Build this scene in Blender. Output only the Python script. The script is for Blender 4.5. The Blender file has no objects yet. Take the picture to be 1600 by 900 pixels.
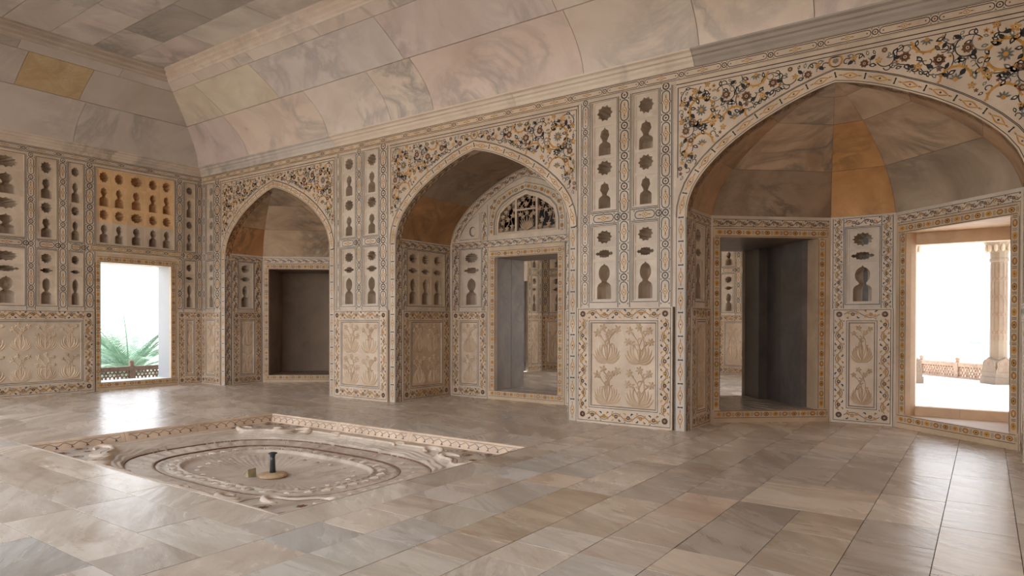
import bpy, math, random
from math import sin, cos, pi, hypot, atan2, sqrt
from mathutils import Matrix, Vector
from mathutils.geometry import tessellate_polygon

# ---------------------------------------------------------------- camera, sky, sun, exposure
SC = bpy.context.scene
COL = SC.collection
RND = random.Random(7)

cam_d = bpy.data.cameras.new('camera'); cam = bpy.data.objects.new('camera', cam_d); COL.objects.link(cam)
def _cam():
    yaw, pitch, roll = .61648, -.008295, .002751
    f = Vector((-sin(yaw)*cos(pitch), cos(yaw)*cos(pitch), sin(pitch)))
    r = Vector((cos(yaw), sin(yaw), 0)); u = r.cross(f)
    r2 = cos(roll)*r + sin(roll)*u; u2 = -sin(roll)*r + cos(roll)*u
    m = Matrix(((r2.x, u2.x, -f.x, 0), (r2.y, u2.y, -f.y, 0), (r2.z, u2.z, -f.z, 1.5), (0, 0, 0, 1)))
    cam.matrix_world = m
    cam_d.sensor_width = 36; cam_d.lens = 1043.8/1600*36; cam_d.shift_y = (512.03-450)/1600
    cam_d.clip_start = .05; cam_d.clip_end = 3000
_cam(); SC.camera = cam

def _world():
    w = bpy.data.worlds.new('hazy_sky'); SC.world = w; w.use_nodes = True
    nt = w.node_tree; nt.nodes.clear()
    o = nt.nodes.new('ShaderNodeOutputWorld'); b = nt.nodes.new('ShaderNodeBackground')
    g = nt.nodes.new('ShaderNodeNewGeometry'); s = nt.nodes.new('ShaderNodeSeparateXYZ'); r = nt.nodes.new('ShaderNodeValToRGB')
    nt.links.new(g.outputs['Incoming'], s.inputs[0])
    m = nt.nodes.new('ShaderNodeMath'); m.operation = 'MULTIPLY'; m.inputs[1].default_value = -1
    nt.links.new(s.outputs['Z'], m.inputs[0]); nt.links.new(m.outputs[0], r.inputs[0])
    e = r.color_ramp.elements
    e[0].position = 0; e[0].color = (.86, .90, .94, 1); e[1].position = .8; e[1].color = (.66, .80, 1, 1)
    k = e.new(.10); k.color = (.95, .97, 1, 1)
    b.inputs['Strength'].default_value = 2.2
    nt.links.new(r.outputs[0], b.inputs['Color']); nt.links.new(b.outputs[0], o.inputs['Surface'])
_world()
sun_d = bpy.data.lights.new('sun', 'SUN'); sun = bpy.data.objects.new('sun', sun_d); COL.objects.link(sun)
sun_d.energy = 6.5; sun_d.angle = .06; sun_d.color = (1, .93, .83)
sun.location = (20, 15, 40)
sun.rotation_euler = Vector((-.42, -.30, -.86)).to_track_quat('-Z', 'Y').to_euler()
SC.view_settings.view_transform = 'Standard'; SC.view_settings.look = 'None'
SC.view_settings.exposure = 0.97; SC.view_settings.gamma = 1; SC.view_settings.use_curve_mapping = False
SC.cycles.max_bounces = 10; SC.cycles.diffuse_bounces = 6; SC.cycles.use_denoising = True

# ---------------------------------------------------------------- materials
def mat(name, build):
    m = bpy.data.materials.new(name); m.use_nodes = True
    nt = m.node_tree; b = nt.nodes['Principled BSDF']; build(nt, b, nt.nodes, nt.links); return m

def flat(name, col, rough=.5, spec=.4):
    def f(nt, b, N, L):
        tc = N.new('ShaderNodeTexCoord'); n = N.new('ShaderNodeTexNoise'); n.inputs['Scale'].default_value = 14
        n.inputs['Detail'].default_value = 3; L.new(tc.outputs['Object'], n.inputs['Vector'])
        r = N.new('ShaderNodeValToRGB'); e = r.color_ramp.elements
        e[0].position = .3; e[0].color = (*[c*.72 for c in col], 1); e[1].position = .7; e[1].color = (*[min(1, c*1.2) for c in col], 1)
        L.new(n.outputs['Fac'], r.inputs[0]); L.new(r.outputs[0], b.inputs['Base Color'])
        b.inputs['Roughness'].default_value = rough; b.inputs['Specular IOR Level'].default_value = spec
    return mat(name, f)

def marble(name, c0, c1, vein, scale=1.0, vein_amt=.5, rough=.4, rough2=.5, stretch=(1, 1, 1), bump=.02, spec=.4, speck=.0, rot=.5):
    """slab marble: clouds between c0 and c1, dark veins, tinted by the object's own colour"""
    def f(nt, b, N, L):
        tc = N.new('ShaderNodeTexCoord'); oi = N.new('ShaderNodeObjectInfo')
        off = N.new('ShaderNodeVectorMath'); off.operation = 'SCALE'; off.inputs[0].default_value = (37, 53, 71)
        L.new(oi.outputs['Random'], off.inputs['Scale'])
        rt = N.new('ShaderNodeVectorRotate'); rt.rotation_type = 'EULER_XYZ'
        rm = N.new('ShaderNodeVectorMath'); rm.operation = 'SCALE'; rm.inputs[0].default_value = (rot*.6, rot*.4, rot*2)
        L.new(oi.outputs['Random'], rm.inputs['Scale']); L.new(rm.outputs[0], rt.inputs['Rotation'])
        L.new(tc.outputs['Object'], rt.inputs['Vector'])
        ad = N.new('ShaderNodeVectorMath'); ad.operation = 'ADD'
        L.new(rt.outputs[0], ad.inputs[0]); L.new(off.outputs[0], ad.inputs[1])
        mp = N.new('ShaderNodeMapping'); mp.inputs['Scale'].default_value = [s*scale for s in stretch]
        L.new(ad.outputs[0], mp.inputs['Vector'])
        n1 = N.new('ShaderNodeTexNoise'); n1.inputs['Scale'].default_value = 1.3; n1.inputs['Detail'].default_value = 6
        n1.inputs['Roughness'].default_value = .62; n1.inputs['Distortion'].default_value = .8; L.new(mp.outputs[0], n1.inputs['Vector'])
        r1 = N.new('ShaderNodeValToRGB'); e = r1.color_ramp.elements
        e[0].position = .34; e[0].color = (*c0, 1); e[1].position = .66; e[1].color = (*c1, 1); L.new(n1.outputs['Fac'], r1.inputs[0])
        n2 = N.new('ShaderNodeTexNoise'); n2.inputs['Scale'].default_value = .9; n2.inputs['Detail'].default_value = 7
        n2.inputs['Roughness'].default_value = .6; n2.inputs['Distortion'].default_value = 1.6; L.new(mp.outputs[0], n2.inputs['Vector'])
        s = N.new('ShaderNodeMath'); s.operation = 'SUBTRACT'; s.inputs[1].default_value = .5; L.new(n2.outputs['Fac'], s.inputs[0])
        a = N.new('ShaderNodeMath'); a.operation = 'ABSOLUTE'; L.new(s.outputs[0], a.inputs[0])
        r2 = N.new('ShaderNodeValToRGB'); e = r2.color_ramp.elements
        e[0].position = 0; e[0].color = (1, 1, 1, 1); e[1].position = .075; e[1].color = (0, 0, 0, 1); L.new(a.outputs[0], r2.inputs[0])
        n3 = N.new('ShaderNodeTexNoise'); n3.inputs['Scale'].default_value = .7; n3.inputs['Detail'].default_value = 2; L.new(mp.outputs[0], n3.inputs['Vector'])
        r3 = N.new('ShaderNodeValToRGB'); e = r3.color_ramp.elements; e[0].position = .45; e[1].position = .7
        L.new(n3.outputs['Fac'], r3.inputs[0])
        mu = N.new('ShaderNodeMath'); mu.operation = 'MULTIPLY'; L.new(r2.outputs[0], mu.inputs[0]); L.new(r3.outputs[0], mu.inputs[1])
        mv = N.new('ShaderNodeMath'); mv.operation = 'MULTIPLY'; mv.inputs[1].default_value = vein_amt; L.new(mu.outputs[0], mv.inputs[0])
        mx = N.new('ShaderNodeMix'); mx.data_type = 'RGBA'; L.new(mv.outputs[0], mx.inputs['Factor'])
        L.new(r1.outputs[0], mx.inputs['A']); mx.inputs['B'].default_value = (*vein, 1)
        last = mx.outputs['Result']
        if speck:
            n4 = N.new('ShaderNodeTexNoise'); n4.inputs['Scale'].default_value = 5; n4.inputs['Detail'].default_value = 8; n4.inputs['Roughness'].default_value = .7
            L.new(mp.outputs[0], n4.inputs['Vector'])
            r4 = N.new('ShaderNodeValToRGB'); e = r4.color_ramp.elements; e[0].position = .56; e[1].position = .74; L.new(n4.outputs['Fac'], r4.inputs[0])
            m4 = N.new('ShaderNodeMath'); m4.operation = 'MULTIPLY'; m4.inputs[1].default_value = speck; L.new(r4.outputs[0], m4.inputs[0])
            mz = N.new('ShaderNodeMix'); mz.data_type = 'RGBA'; L.new(m4.outputs[0], mz.inputs['Factor']); L.new(last, mz.inputs['A'])
            mz.inputs['B'].default_value = (*[v*1.1 for v in vein], 1); last = mz.outputs['Result']
        mt = N.new('ShaderNodeMix'); mt.data_type = 'RGBA'; mt.blend_type = 'MULTIPLY'; mt.inputs['Factor'].default_value = 1
        L.new(last, mt.inputs['A']); L.new(oi.outputs['Color'], mt.inputs['B'])
        L.new(mt.outputs['Result'], b.inputs['Base Color'])
        rr = N.new('ShaderNodeMapRange'); rr.inputs['To Min'].default_value = rough; rr.inputs['To Max'].default_value = rough2
        L.new(n1.outputs['Fac'], rr.inputs['Value']); L.new(rr.outputs[0], b.inputs['Roughness'])
        b.inputs['Specular IOR Level'].default_value = spec
        if bump:
            nb = N.new('ShaderNodeTexNoise'); nb.inputs['Scale'].default_value = 6; nb.inputs['Detail'].default_value = 4
            L.new(mp.outputs[0], nb.inputs['Vector'])
            bp = N.new('ShaderNodeBump'); bp.inputs['Strength'].default_value = 1; bp.inputs['Distance'].default_value = bump
            L.new(nb.outputs['Fac'], bp.inputs['Height']); L.new(bp.outputs[0], b.inputs['Normal'])
    return mat(name, f)

M_WALL = marble('ivory_wall_marble', (.54, .432, .33), (.70, .585, .467), (.30, .215, .155), 1.2, .3, .45, .6, bump=0)
M_COVE = marble('cove_marble', (.67, .58, .505), (.80, .73, .655), (.27, .26, .255), .62, .62, .5, .65, bump=.004)
M_CEIL = marble('ceiling_marble', (.54, .49, .445), (.73, .67, .615), (.20, .19, .185), .8, .7, .5, .65, bump=.003)
M_FLOOR = marble('worn_floor_marble', (.52, .44, .355), (.74, .665, .575), (.34, .24, .16), .8, .55, .2, .34, (.6, 1.9, 1), .0045, .15, .5, .5)
M_BASIN = marble('basin_marble', (.51, .42, .34), (.68, .585, .49), (.24, .18, .135), 2.0, .5, .4, .55, bump=0)
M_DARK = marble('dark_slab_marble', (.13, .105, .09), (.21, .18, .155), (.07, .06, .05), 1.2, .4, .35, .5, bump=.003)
M_VAULT = marble('vault_marble', (.34, .24, .165), (.56, .44, .33), (.13, .115, .10), .9, .85, .45, .6, bump=.003, speck=.25)
M_GROUT = flat('dark_joint', (.16, .12, .09), .9)
M_BLACK = flat('black_inlay_stone', (.028, .024, .022), .4)
M_OCHRE = flat('ochre_inlay_stone', (.54, .265, .055), .45)
M_RED = flat('brown_inlay_stone', (.20, .085, .045), .45)
M_GREY = flat('grey_green_inlay_stone', (.17, .165, .14), .45)
M_BUFF = flat('buff_inlay_stone', (.60, .45, .27), .45)
M_PALE = flat('pale_inlay_stone', (.66, .58, .47), .45)
INKS = [M_BLACK, M_OCHRE, M_RED, M_GREY, M_BUFF, M_PALE]
K, O, R, G, B, W = range(6)
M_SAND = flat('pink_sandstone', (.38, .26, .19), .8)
M_TERR = marble('terrace_marble', (.74, .72, .68), (.84, .82, .79), (.6, .55, .5), .5, .3, .5, .7, bump=0)
M_METAL = flat('blackened_metal', (.025, .028, .03), .35, .6)
M_TAN = flat('tan_stone', (.50, .34, .19), .6)
M_STONE = flat('yellow_stone', (.42, .35, .20), .8)
M_LEAF = flat('palm_leaf', (.22, .33, .24), .5)
M_BARK = flat('palm_bark', (.22, .16, .11), .9)
M_HAZE = flat('haze_painted_far_wood', (.42, .50, .52), .9)  # distance haze is put into this pale blue-grey colour
M_LAND = flat('river_plain', (.60, .58, .52), .9)

def vary(t, a=.05, rnd=RND):
    k = 1+rnd.uniform(-a, a); return (t[0]*k*(1+rnd.uniform(-a, a)*.3), t[1]*k, t[2]*k*(1+rnd.uniform(-a, a)*.4))
# ---------------------------------------------------------------- object helpers
WO = {}                                   # world origin of every object built
def tag(o, label=None, cat=None, kind=None, group=None):
    if label: o['label'] = label
    if cat: o['category'] = cat
    if kind: o['kind'] = kind
    if group: o['group'] = group
    return o
def root(name, loc, label, cat, kind=None, group=None):
    o = bpy.data.objects.new(name, None); COL.objects.link(o); o.location = loc; o.empty_display_size = .2
    WO[o] = Vector(loc); return tag(o, label, cat, kind, group)
def put(name, mesh, parent, loc, rz=0, tint=None):
    o = bpy.data.objects.new(name, mesh); COL.objects.link(o)
    loc = Vector(loc); WO[o] = loc
    if parent: o.parent = parent; o.location = loc - WO[parent]
    else: o.location = loc
    if rz: o.rotation_euler.z = rz
    if tint: o.color = (*tint, 1)
    return o

class MB:
    """collects faces in world space; build() makes ONE mesh object from them"""
    def __init__(s): s.v = []; s.f = []; s.m = []; s.s = []
    def add(s, vs, fs, mi=0, smooth=False):
        n = len(s.v); s.v += [tuple(p) for p in vs]
        for f in fs: s.f.append([i+n for i in f]); s.m.append(mi); s.s.append(smooth)
    def mesh(s, name, mats, org=(0, 0, 0)):
        me = bpy.data.meshes.new(name); ox, oy, oz = org
        me.from_pydata([(x-ox, y-oy, z-oz) for x, y, z in s.v], [], s.f)
        for m in (mats if isinstance(mats, (list, tuple)) else [mats]): me.materials.append(m)
        me.polygons.foreach_set('material_index', s.m); me.polygons.foreach_set('use_smooth', s.s); me.update()
        return me
    def build(s, name, mats, parent=None, tint=None, kind=None, org=None):
        if not s.v: return None
        if org is None:
            xs, ys, zs = zip(*s.v); org = ((min(xs)+max(xs))/2, (min(ys)+max(ys))/2, min(zs))
        o = put(name, s.mesh(name, mats, org), parent, org, 0, tint)
        if kind: o['kind'] = kind
        return o
    def hexa(s, c, mi=0):                 # eight corners, bottom ring then top ring
        s.add(c, [(0, 3, 2, 1), (4, 5, 6, 7), (0, 1, 5, 4), (1, 2, 6, 5), (2, 3, 7, 6), (3, 0, 4, 7)], mi)
    def box(s, x0, x1, y0, y1, z0, z1, mi=0):
        s.hexa([(x0, y0, z0), (x1, y0, z0), (x1, y1, z0), (x0, y1, z0), (x0, y0, z1), (x1, y0, z1), (x1, y1, z1), (x0, y1, z1)], mi)
    def tube(s, pts, rad, n=8, mi=0, smooth=True, caps=True):
        pts = [Vector(p) for p in pts]; m = len(pts); vs = []
        for i, p in enumerate(pts):
            t = (pts[min(i+1, m-1)]-pts[max(i-1, 0)]).normalized()
            a = t.cross(Vector((0, 0, 1)))
            if a.length < 1e-4: a = Vector((1, 0, 0))
            a.normalize(); b = a.cross(t); r = rad[i] if isinstance(rad, (list, tuple)) else rad
            vs += [p + a*(r*cos(2*pi*k/n)) + b*(r*sin(2*pi*k/n)) for k in range(n)]
        fs = [(i*n+k, i*n+(k+1) % n, (i+1)*n+(k+1) % n, (i+1)*n+k) for i in range(m-1) for k in range(n)]
        if caps: fs += [tuple(range(n))[::-1], tuple((m-1)*n+k for k in range(n))]
        s.add(vs, fs, mi, smooth)
    def lathe(s, prof, cx, cy, z0, n=24, mi=0, smooth=True):
        vs = [(cx+r*cos(2*pi*k/n), cy+r*sin(2*pi*k/n), z0+z) for r, z in prof for k in range(n)]
        m = len(prof)
        fs = [(i*n+k, i*n+(k+1) % n, (i+1)*n+(k+1) % n, (i+1)*n+k) for i in range(m-1) for k in range(n)]
        fs += [tuple(range(n))[::-1], tuple((m-1)*n+k for k in range(n))]
        s.add(vs, fs, mi, smooth)
    def grid(s, fn, ns, nt, mi=0, smooth=False):
        vs = [fn(i/ns, j/nt) for i in range(ns+1) for j in range(nt+1)]; w = nt+1
        s.add(vs, [(i*w+j, (i+1)*w+j, (i+1)*w+j+1, i*w+j+1) for i in range(ns) for j in range(nt)], mi, smooth)

class Fr:
    """wall frame: u along the wall (to the right seen from the room), z up, h out of the wall into the room"""
    def __init__(s, ox, oy, ang): s.o = (ox, oy); s.a = ang; s.c = cos(ang); s.s = sin(ang)
    def P(s, u, z, h=0.0): return (s.o[0]+s.c*u+s.s*h, s.o[1]+s.s*u-s.c*h, z)
    def box(s, mb, u0, u1, z0, z1, h0, h1, mi=0):
        P = s.P; mb.hexa([P(u0, z0, h1), P(u1, z0, h1), P(u1, z0, h0), P(u0, z0, h0), P(u0, z1, h1), P(u1, z1, h1), P(u1, z1, h0), P(u0, z1, h0)], mi)
    def ring(s, mb, u0, u1, z0, z1, v0, v1, y0, y1, h0, h1, mi=0):      # sloped ring between an outer rectangle at h0 and an inner one at h1
        P = s.P; vs = [P(u0, z0, h0), P(u1, z0, h0), P(u1, z1, h0), P(u0, z1, h0), P(v0, y0, h1), P(v1, y0, h1), P(v1, y1, h1), P(v0, y1, h1)]
        mb.add(vs, [(0, 1, 5, 4), (1, 2, 6, 5), (2, 3, 7, 6), (3, 0, 4, 7)], mi)
    def rect(s, mb, u0, u1, z0, z1, h, mi=0):
        P = s.P; mb.add([P(u0, z0, h), P(u1, z0, h), P(u1, z1, h), P(u0, z1, h)], [(0, 1, 2, 3)], mi)

# ---------------------------------------------------------------- inlay drawing kit
class Ink:
    """thin stone inlay drawn in the 2D of a surface; mp(u, v, h) -> world"""
    def __init__(s, mp, h=.0012): s.mp = mp; s.mb = MB(); s.h = h
    def at(s, x, y, rot=0, sc=1, flip=1): return Pen(s, x, y, rot, sc, flip)
    def build(s, parent, name='inlay'): return s.mb.build(name, INKS, parent, kind='stuff')
class Pen:
    def __init__(s, ink, x, y, rot, sc, flip): s.i = ink; s.x = x; s.y = y; s.c = cos(rot)*sc; s.s = sin(rot)*sc; s.k = sc; s.f = flip; s.r = rot
    def t(s, p): y = p[1]*s.f; return (s.x+p[0]*s.c-y*s.s, s.y+p[0]*s.s+y*s.c)
    def sub(s, x, y, rot=0, sc=1, flip=1):
        q = s.t((x, y)); return Pen(s.i, q[0], q[1], s.r+rot*s.f, s.k*sc, s.f*flip)
    def fill(s, pts, col, lay=1):          # star-shaped outline about its own centroid
        q = [s.t(p) for p in pts]; n = len(q); cx = sum(a for a, _ in q)/n; cy = sum(b for _, b in q)/n
        h = s.i.h+lay*.0005; mp = s.i.mp
        s.i.mb.add([mp(a, b, h) for a, b in q]+[mp(cx, cy, h)], [(k, (k+1) % n, n) for k in range(n)], col)
    def line(s, pts, w, col, closed=False, lay=0):
        q = [s.t(p) for p in pts]; n = len(q); h = s.i.h+lay*.0005; mp = s.i.mp; vs = []
        ws = w if isinstance(w, (list, tuple)) else [w]*n
        for k in range(n):
            a = q[(k-1) % n] if closed or k else q[0]; b = q[(k+1) % n] if closed or k < n-1 else q[n-1]
            dx, dy = b[0]-a[0], b[1]-a[1]; l = hypot(dx, dy) or 1; o = ws[k]*s.k/2
            nx, ny = -dy/l*o, dx/l*o; vs += [mp(q[k][0]+nx, q[k][1]+ny, h), mp(q[k][0]-nx, q[k][1]-ny, h)]
        m = n if closed else n-1
        s.i.mb.add(vs, [(2*k, 2*k+1, 2*((k+1) % n)+1, 2*((k+1) % n)) for k in range(m)], col)
    def disc(s, x, y, r, col, n=8, lay=1, ry=None): s.fill([(x+r*cos(2*pi*k/n), y+(ry or r)*sin(2*pi*k/n)) for k in range(n)], col, lay)
    def circ(s, x, y, r, w, col, n=14, lay=0, ry=None): s.line([(x+r*cos(2*pi*k/n), y+(ry or r)*sin(2*pi*k/n)) for k in range(n)], w, col, True, lay)
    def petal(s, x, y, ang, l, w, col, lay=1):
        c, n = cos(ang), sin(ang)
        s.fill([(x+c*a-n*b, y+n*a+c*b) for a, b in ((0, 0), (l*.35, w*.42), (l*.7, w*.45), (l, 0), (l*.7, -w*.45), (l*.35, -w*.42))], col, lay)
    def flower(s, x, y, r, col, n=8, eye=B, lay=1):
        for k in range(n): s.petal(x, y, 2*pi*k/n+.2, r, r*.62, col, lay)
        s.disc(x, y, r*.33, eye, 8, lay+1); s.disc(x, y, r*.14, K, 6, lay+2)
    def leaf(s, x, y, ang, l, w, col, hollow=True, lay=1):
        c, n = cos(ang), sin(ang); T = lambda a, b: (x+c*a-n*b, y+n*a+c*b)
        o = [T(0, 0), T(l*.25, w*.42), T(l*.55, w*.5), T(l*.85, w*.2), T(l, 0), T(l*.85, -w*.2), T(l*.55, -w*.4), T(l*.25, -w*.34)]
        s.fill(o, col, lay)
        if hollow: s.fill([T(l*.22, 0), T(l*.45, w*.24), T(l*.72, 0), T(l*.45, -w*.2)], W, lay+1)
    def arc(s, cx, cy, r0, r1, a0, a1, w, col, n=14, lay=0):
        s.line([(cx+(r0+(r1-r0)*k/n)*cos(a0+(a1-a0)*k/n), cy+(r0+(r1-r0)*k/n)*sin(a0+(a1-a0)*k/n)) for k in range(n+1)], w, col, False, lay)

def rect_path(u0, u1, z0, z1): return [(u0, z0), (u1, z0), (u1, z1), (u0, z1)]
def outline(ink, u0, u1, z0, z1, w=.008, col=K, lay=0):
    p = ink.at(0, 0)
    p.fill([(u0, z0), (u1, z0), (u1, z0+w), (u0, z0+w)], col, lay); p.fill([(u0, z1-w), (u1, z1-w), (u1, z1), (u0, z1)], col, lay)
    p.fill([(u0, z0), (u0+w, z0), (u0+w, z1), (u0, z1)], col, lay); p.fill([(u1-w, z0), (u1, z0), (u1, z1), (u1-w, z1)], col, lay)
def along(path):
    d = [0]
    for a, b in zip(path, path[1:]): d.append(d[-1]+hypot(b[0]-a[0], b[1]-a[1]))
    def at(s):
        s = max(0, min(s, d[-1]-1e-9))
        for k in range(len(d)-1):
            if d[k+1] >= s: break
        t = (s-d[k])/(d[k+1]-d[k] or 1); a, b = path[k], path[k+1]
        return a[0]+(b[0]-a[0])*t, a[1]+(b[1]-a[1])*t, atan2(b[1]-a[1], b[0]-a[0])
    return d[-1], at
def chain(ink, path, W_, period, motif, start=0.0, end=0.0, n=None):
    L, at = along(path); L -= start+end; n = n or max(1, round(L/period))
    for k in range(n):
        x, y, r = at(start+(k+.5)*L/n); motif(ink.at(x, y, r), L/n, W_, k)
def edges(ink, path, offs, w=.009, col=K):
    n = len(path)
    for o in offs:
        q = []
        for k in range(n):
            a, b = path[max(k-1, 0)], path[min(k+1, n-1)]; dx, dy = b[0]-a[0], b[1]-a[1]; l = hypot(dx, dy) or 1
            q.append((path[k][0]-dy/l*o, path[k][1]+dx/l*o))
        ink.at(0, 0).line(q, w, col)

# motifs: x runs along the band, y across it; L length of one repeat, H width of the band
def m_cart(p, L, H, k):
    a, r = L/2-H*.72, H*.34; w = H*.078
    q = [(a+r*cos(t), r*sin(t)) for t in [pi*(-.5+j/6) for j in range(7)]] + [(.09*H, r), (0, r*1.28), (-.09*H, r)]
    q += [(-a-r*cos(t), r*sin(t)) for t in [pi*(.5-j/6) for j in range(7)]] + [(-.09*H, -r), (0, -r*1.28), (.09*H, -r)]
    p.line(q, w, K, True)
    d = H*.32
    p.line([(-d, 0), (-d*.4, d*.42), (0, d*.7), (d*.4, d*.42), (d, 0), (d*.4, -d*.42), (0, -d*.7), (-d*.4, -d*.42)], w*1.2, O, True)
    p.disc(0, 0, H*.06, R, 6)
    for s in (-1, 1):
        p.disc(s*H*.42, 0, H*.06, K, 6); p.disc(s*H*.56, 0, H*.08, O, 6); p.line([(s*d, 0), (s*H*.56, 0)], w*.8, O)
        if a > H*.75: p.disc(s*(a-H*.02), 0, H*.085, R, 6)
        e = L/2*s
        if s > 0:
            p.circ(e, 0, H*.27, w*1.3, K, 10); p.disc(e, 0, H*.1, R, 6)
        for t in (-1, 1): p.fill([(e-s*H*.42, t*H*.42), (e-s*H*.20, t*H*.42), (e-s*H*.30, t*H*.27)], G)
def m_bone(p, L, H, k):
    w = H*.04; d = L*.27
    q = []
    for s, t in ((1, 1), (-1, 1), (-1, -1), (1, -1)):
        seg = [(s*d, 0), (s*d*.62, t*H*.10), (s*d*.3, t*H*.2), (0, t*H*.25)]
        q += seg[:-1] if (s*t > 0) else [seg[3], seg[2], seg[1]]
    p.line(q, H*.12, O, True)
    p.fill([(-H*.12, 0), (0, H*.11), (H*.12, 0), (0, -H*.11)], K if k % 2 else R)
    for s in (-1, 1):
        p.disc(s*(d+H*.10), 0, H*.07, R, 6); p.disc(s*(d+H*.25), 0, H*.085, O, 6)
    p.line([(L/2, -H*.30), (L/2, H*.30)], H*.12, K)
    for t in (-1, 1): p.fill([(L/2-H*.1, t*H*.2), (L/2, t*H*.13), (L/2+H*.1, t*H*.2), (L/2+H*.06, t*H*.3), (L/2-H*.06, t*H*.3)], K)
def m_oval(p, L, H, k):
    rx, ry = L*.31, H*.34
    p.fill([(-rx, 0), (-rx*.6, ry*.8), (0, ry), (rx*.6, ry*.8), (rx, 0), (rx*.6, -ry*.8), (0, -ry), (-rx*.6, -ry*.8)], R if k % 3 else O)
    p.disc(0, 0, rx*.74, O, 8, 2, ry*.72); p.disc(0, 0, rx*.32, (R, B, K)[k % 3], 6, 3, ry*.3)
    for s in (-.035, .035): p.line([(L/2+s*L*1.7, -H*.30), (L/2+s*L*1.7, H*.30)], L*.045, (K, G)[k % 2])
def crescent(p, x, y, r, a0, a1, w, col, lay=1):     # leaf curved along an arc, thickest in the middle
    n = 7; p.line([(x+r*cos(a0+(a1-a0)*j/n), y+r*sin(a0+(a1-a0)*j/n)) for j in range(n+1)], [w*(.18+sin(pi*min(1, j/n*.85+.1))) for j in range(n+1)], col, False, lay)
def m_scroll(p, L, H, k):                  # vine border: one wave holds a flower up and a flower down
    A = H*.30; n = 12; w = H*.05
    p.line([(-L/2+L*j/n, A*sin(2*pi*j/n)) for j in range(n+1)], w, K)
    for s in (-1, 1):
        x = s*L*.25; f = 1 if s > 0 else -1
        p.flower(x, -f*H*.02, H*.20, (R, O, R)[(k+s) % 3], 8, (B, W)[k % 2])
        for t in (-1, 1):                  # ochre palmette leaves curling away from the flower
            b = pi/2 if f < 0 else -pi/2
            crescent(p, x+t*L*.10, -f*H*.24, H*.16, b-t*f*1.9 if 0 else (pi/2-t*pi/2)+f*t*2.4, (pi/2-t*pi/2)-f*t*.5, H*.13, O)
            crescent(p, x+t*L*.17, f*H*.20, H*.13, (pi/2+t*pi/2)+f*t*.2, (pi/2+t*pi/2)-f*t*2.2, H*.10, (O, K)[(k+(t > 0)) % 2])
        p.leaf(x+L*.10, -f*H*.36, -f*.4, H*.2, H*.11, G, False); p.leaf(x-L*.12, f*H*.38, f*.5+pi, H*.17, H*.10, K, False)
def m_vine(p, L, H, k):                    # narrow dark band of C-scrolls
    w = H*.085; A = H*.30
    p.line([(-L/2+L*j/10, A*sin(2*pi*j/10)) for j in range(11)], w, K)
    for s in (-1, 1):
        x = s*L*.25; f = 1 if s > 0 else -1
        p.arc(x, -f*H*.04, H*.27, H*.13, pi*.55*f, pi*.55*f+f*4.9, H*.12, (O, R)[(k+(s > 0)) % 2], 8, 1)
        p.disc(x, -f*H*.03, H*.085, R, 6, 2); p.leaf(x+L*.13, f*H*.34, f*.5, H*.26, H*.16, K, False); p.leaf(x-L*.10, -f*H*.40, pi-f*.3, H*.22, H*.13, R, False)
    p.flower(0, 0, H*.25, K if k % 2 else R, 6)
def m_pool(p, L, H, k):
    n = 16; p.line([(-L/2+L*j/n, H*(.10+.12*sin(4*pi*j/n+.6))) for j in range(n+1)], H*.04, K)
    for s in (-.25, .25):
        x = s*L+L*.06; p.line([(x-L*.03, H*.02), (x, -H*.12), (x, -H*.2)], H*.05, K)
        p.fill([(x-H*.15, -H*.28), (x-H*.07, -H*.16), (x, -H*.06), (x+H*.07, -H*.16), (x+H*.15, -H*.28), (x, -H*.22)], R if s < 0 else K, 2)

# ---------------------------------------------------------------- pointed arch profile (half width 1.855)
HW = 1.855
ARC = [(HW, 2.95), (1.85, 3.08), (1.82, 3.2), (1.76, 3.35), (1.66, 3.5), (1.53, 3.64), (1.36, 3.79), (1.2, 3.905), (1.0, 4.03), (.8, 4.13), (.6, 4.225), (.4, 4.305), (.2, 4.37), (0, 4.415)]
def arc_w(z):                              # half width at height z
    if z <= ARC[0][1]: return HW
    for (w0, z0), (w1, z1) in zip(ARC, ARC[1:]):
        if z <= z1: return w0+(w1-w0)*(z-z0)/(z1-z0)
    return 0
def arc_off(d):                            # the left half offset outwards by d, from springing to apex, then the right half
    left = []
    for k, (w, z) in enumerate(ARC):
        a, b = ARC[max(k-1, 0)], ARC[min(k+1, len(ARC)-1)]
        tx, tz = -(b[0]-a[0]), b[1]-a[1]; l = hypot(tx, tz)
        left.append((-w-tz/l*d, z+tx/l*d))
    w, z = left[-1]; left[-1] = (0, z+ (d*.10))
    return left+[(-a, b) for a, b in left[-2::-1]]
def arch_plate(mb, fr, uc, d0, d1, h0, h1, mi=0):
    a, b = arc_off(d0), arc_off(d1); n = len(a)
    for k in range(n-1):
        q = [(uc+a[k][0], a[k][1]), (uc+a[k+1][0], a[k+1][1]), (uc+b[k+1][0], b[k+1][1]), (uc+b[k][0], b[k][1])]
        mb.hexa([fr.P(*p, h0) for p in q]+[fr.P(*p, h1) for p in q], mi)

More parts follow.
